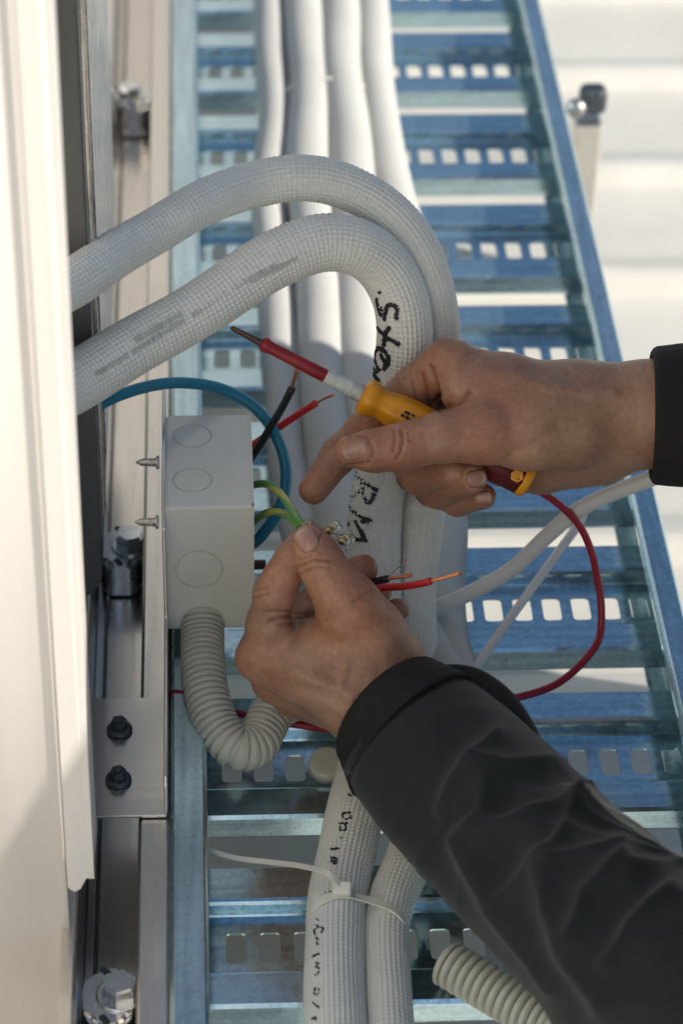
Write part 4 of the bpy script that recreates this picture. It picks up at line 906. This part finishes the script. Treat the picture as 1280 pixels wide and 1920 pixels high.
def px_folds(V, Fq, lines, org, sc):
    N_ = vnormals(V, Fq); u, v, t = proj(V); face = np.clip((N_*(CAM-V)).sum(1)/np.linalg.norm(CAM-V, axis=1)*2, 0, 1)
    if face.mean() < .05: N_ = -N_; face = np.clip((N_*(CAM-V)).sum(1)/np.linalg.norm(CAM-V, axis=1)*2, 0, 1)
    D_ = np.zeros(len(V))
    for pts, w, amp in lines:
        p = np.array(pts, float)/sc+org; d = np.full(len(V), 1e9)
        for a, b in zip(p[:-1], p[1:]):
            ba = b-a; tt = np.clip(((u-a[0])*ba[0]+(v-a[1])*ba[1])/(ba@ba), 0, 1); d = np.minimum(d, np.hypot(u-a[0]-tt*ba[0], v-a[1]-tt*ba[1]))
        D_ += amp*(1.45*np.exp(-(np.sqrt(d*d+16)-4)/(w*1.3)) if amp > 0 else .85*np.exp(-(d/(w*1.6))**2))
    return V+N_*(D_*face)[:, None]
FOLDS = [([(370, 560), (420, 470), (500, 370), (580, 290)], 16, .0045), ([(500, 395), (620, 400), (740, 380), (840, 365)], 13, .004), ([(560, 640), (700, 580), (850, 530), (930, 480)], 15, .0045), ([(450, 680), (520, 820), (600, 960), (700, 1100), (800, 1230)], 18, .006),
         ([(540, 470), (530, 580), (470, 670)], 14, .003), ([(790, 720), (840, 620), (880, 520)], 14, .004), ([(800, 770), (950, 720), (1050, 680)], 14, .004), ([(1080, 780), (1180, 765), (1260, 750)], 14, .004), ([(600, 900), (680, 820), (760, 740)], 14, .003),
         ([(760, 800), (780, 950), (860, 1120), (980, 1300)], 17, .0045), ([(1000, 1130), (1080, 990), (1160, 900), (1230, 850)], 17, .005), ([(880, 1050), (920, 880), (1050, 740)], 16, .004), ([(30, 450), (150, 620), (300, 760), (420, 900)], 30, .003),
         ([(330, 560), (330, 420), (420, 300)], 26, -.004), ([(390, 640), (400, 800), (500, 980), (640, 1160)], 26, -.005), ([(600, 560), (660, 460), (800, 420)], 24, -.004), ([(620, 720), (600, 860)], 26, -.004), ([(980, 640), (1150, 600)], 24, -.004), ([(1020, 1100), (1050, 960), (1230, 800)], 22, -.005), ([(690, 960), (760, 1120), (880, 1300)], 22, -.004), ([(800, 680), (830, 560)], 20, -.003), ([(1100, 720), (1240, 700)], 20, -.004)]
VL = px_folds(VL, FL_, FOLDS, np.array([640, 1240]), 2.0)
vj, fj = join_meshes([(vt, ft), (VL, FL_), (VR, FR_)])
jacket = obj('jacket', mesh_np('jacket', vj, fj), M_CLOTH, person)
# cuffs: a folded band whose mouth turns inward
def cuff(pts, r0, r1, ln, wob, name='cuff'):
    p, s = smooth_path(pts, .001); p = p[s <= ln]; s = s[s <= ln]; T, N_, B_ = frames(p, (0, 0, 1)); th = np.linspace(0, 2*math.pi, 96, endpoint=False); rows = []
    prof = [(.012, r0-.0045), (.004, r0-.004), (.0006, r0-.003), (0, r0-.0012), (.0008, r0+.0006)]+[(t, r0+(r1-r0)*(t/ln)+.0014) for t in np.linspace(.003, ln-.001, 14)]+[(ln, r1-.0015)]
    for t, r in prof:
        i = min(np.searchsorted(s, t), len(p)-1); rr = r+wob*np.sin(2*th+1+t*40)+wob*.6*np.sin(3*th+t*90)+.0002*np.sin(th*30)
        rows.append(p[i]+(np.cos(th)*rr)[:, None]*N_[i]+(np.sin(th)*rr)[:, None]*B_[i])
    V = np.concatenate(rows); m = len(rows)
    Fq = [(a*96+j, a*96+(j+1) % 96, (a+1)*96+(j+1) % 96, (a+1)*96+j) for a in range(m-1) for j in range(96)]
    return obj(name, mesh_np(name, V, Fq), M_CUFF, jacket)
cuff(PP([(716, 1318, 1.338), (760, 1363, 1.331), (800, 1406, 1.323), (850, 1458, 1.31)]), .0325, .0405, .026, .0012)
cuff(PP([(1219, 778, 1.392), (1290, 778, 1.391), (1400, 776, 1.388)]), .0345, .0365, .024, .0006)

tb = tube('cuff_tab', PP([(760, 1285, 1.335), (820, 1272, 1.332), (880, 1276, 1.33), (930, 1306, 1.325), (966, 1348, 1.318), (990, 1395, 1.31), (985, 1430, 1.305)]), [.006, .009, .0095, .0095, .009, .008, .004], 28, .002, flat=(.75, 1), ref=tuple(CU*.7+CR*.5))
obj('cuff_tab', tb, M_CUFF, jacket)
# fingernails
def nail(u, v, d0, axis_px, w, l, tilt=(0, 0), name='fingernail'):
    """plate on the nearest skin under pixel (u, v), long axis along axis_px in the picture plane"""
    bv = BVHTree.FromPolygons((vr if d0 == 'R' else vl).tolist(), (fr if d0 == 'R' else fl).tolist()) if d0 not in nail.bv else nail.bv[d0]
    nail.bv[d0] = bv
    h = cast(u, v, bv)
    if h is None: return
    c, n = h; n = n if np.dot(n, CAM-c) > 0 else -n
    n = n+CR*tilt[0]+CU*tilt[1]; n /= np.linalg.norm(n)
    a = CR*axis_px[0]-CU*axis_px[1]; a -= n*np.dot(a, n); a /= np.linalg.norm(a); s_ = np.cross(n, a)
    V, Fq = [], []; na, ns = 13, 13; R_ = w*.62
    for i in range(na):
        x = (i/(na-1)-.5)*2
        hw = .5*w*(1-.32*max(0, abs(x)-.45)**1.5*2.4)*(.92+.08*x)
        for j in range(ns):
            t = (j/(ns-1)-.5)*2; ang = t*hw/R_
            out = R_*math.cos(ang)-R_; V.append(c+a*(x*l/2*(1-.16*t*t))+s_*(R_*math.sin(ang))+n*(out+.0005-.0009*max(0, -x)**3-.0003*x*x))
    for i in range(na-1):
        for j in range(ns-1): Fq.append((i*ns+j, i*ns+j+1, (i+1)*ns+j+1, (i+1)*ns+j))
    o = obj(name, mesh_np(name, V, Fq), M_NAIL, person); attr(o, 'tip', [max(0, min(1, ((i//ns)/(na-1)-.8)*12)) for i in range(na*ns)]); mm = o.modifiers.new('thick', 'SOLIDIFY'); mm.thickness = .0006; mm.offset = 0
nail.bv = {}
nail(664, 842, 'R', (-1, .12), .0125, .0145)
nail(893, 898, 'R', (1, -.15), .0095, .0105)
nail(905, 934, 'R', (1, -.1), .0075, .009)
nail(574, 1012, 'L', (-.5, -.86), .0125, .0125)
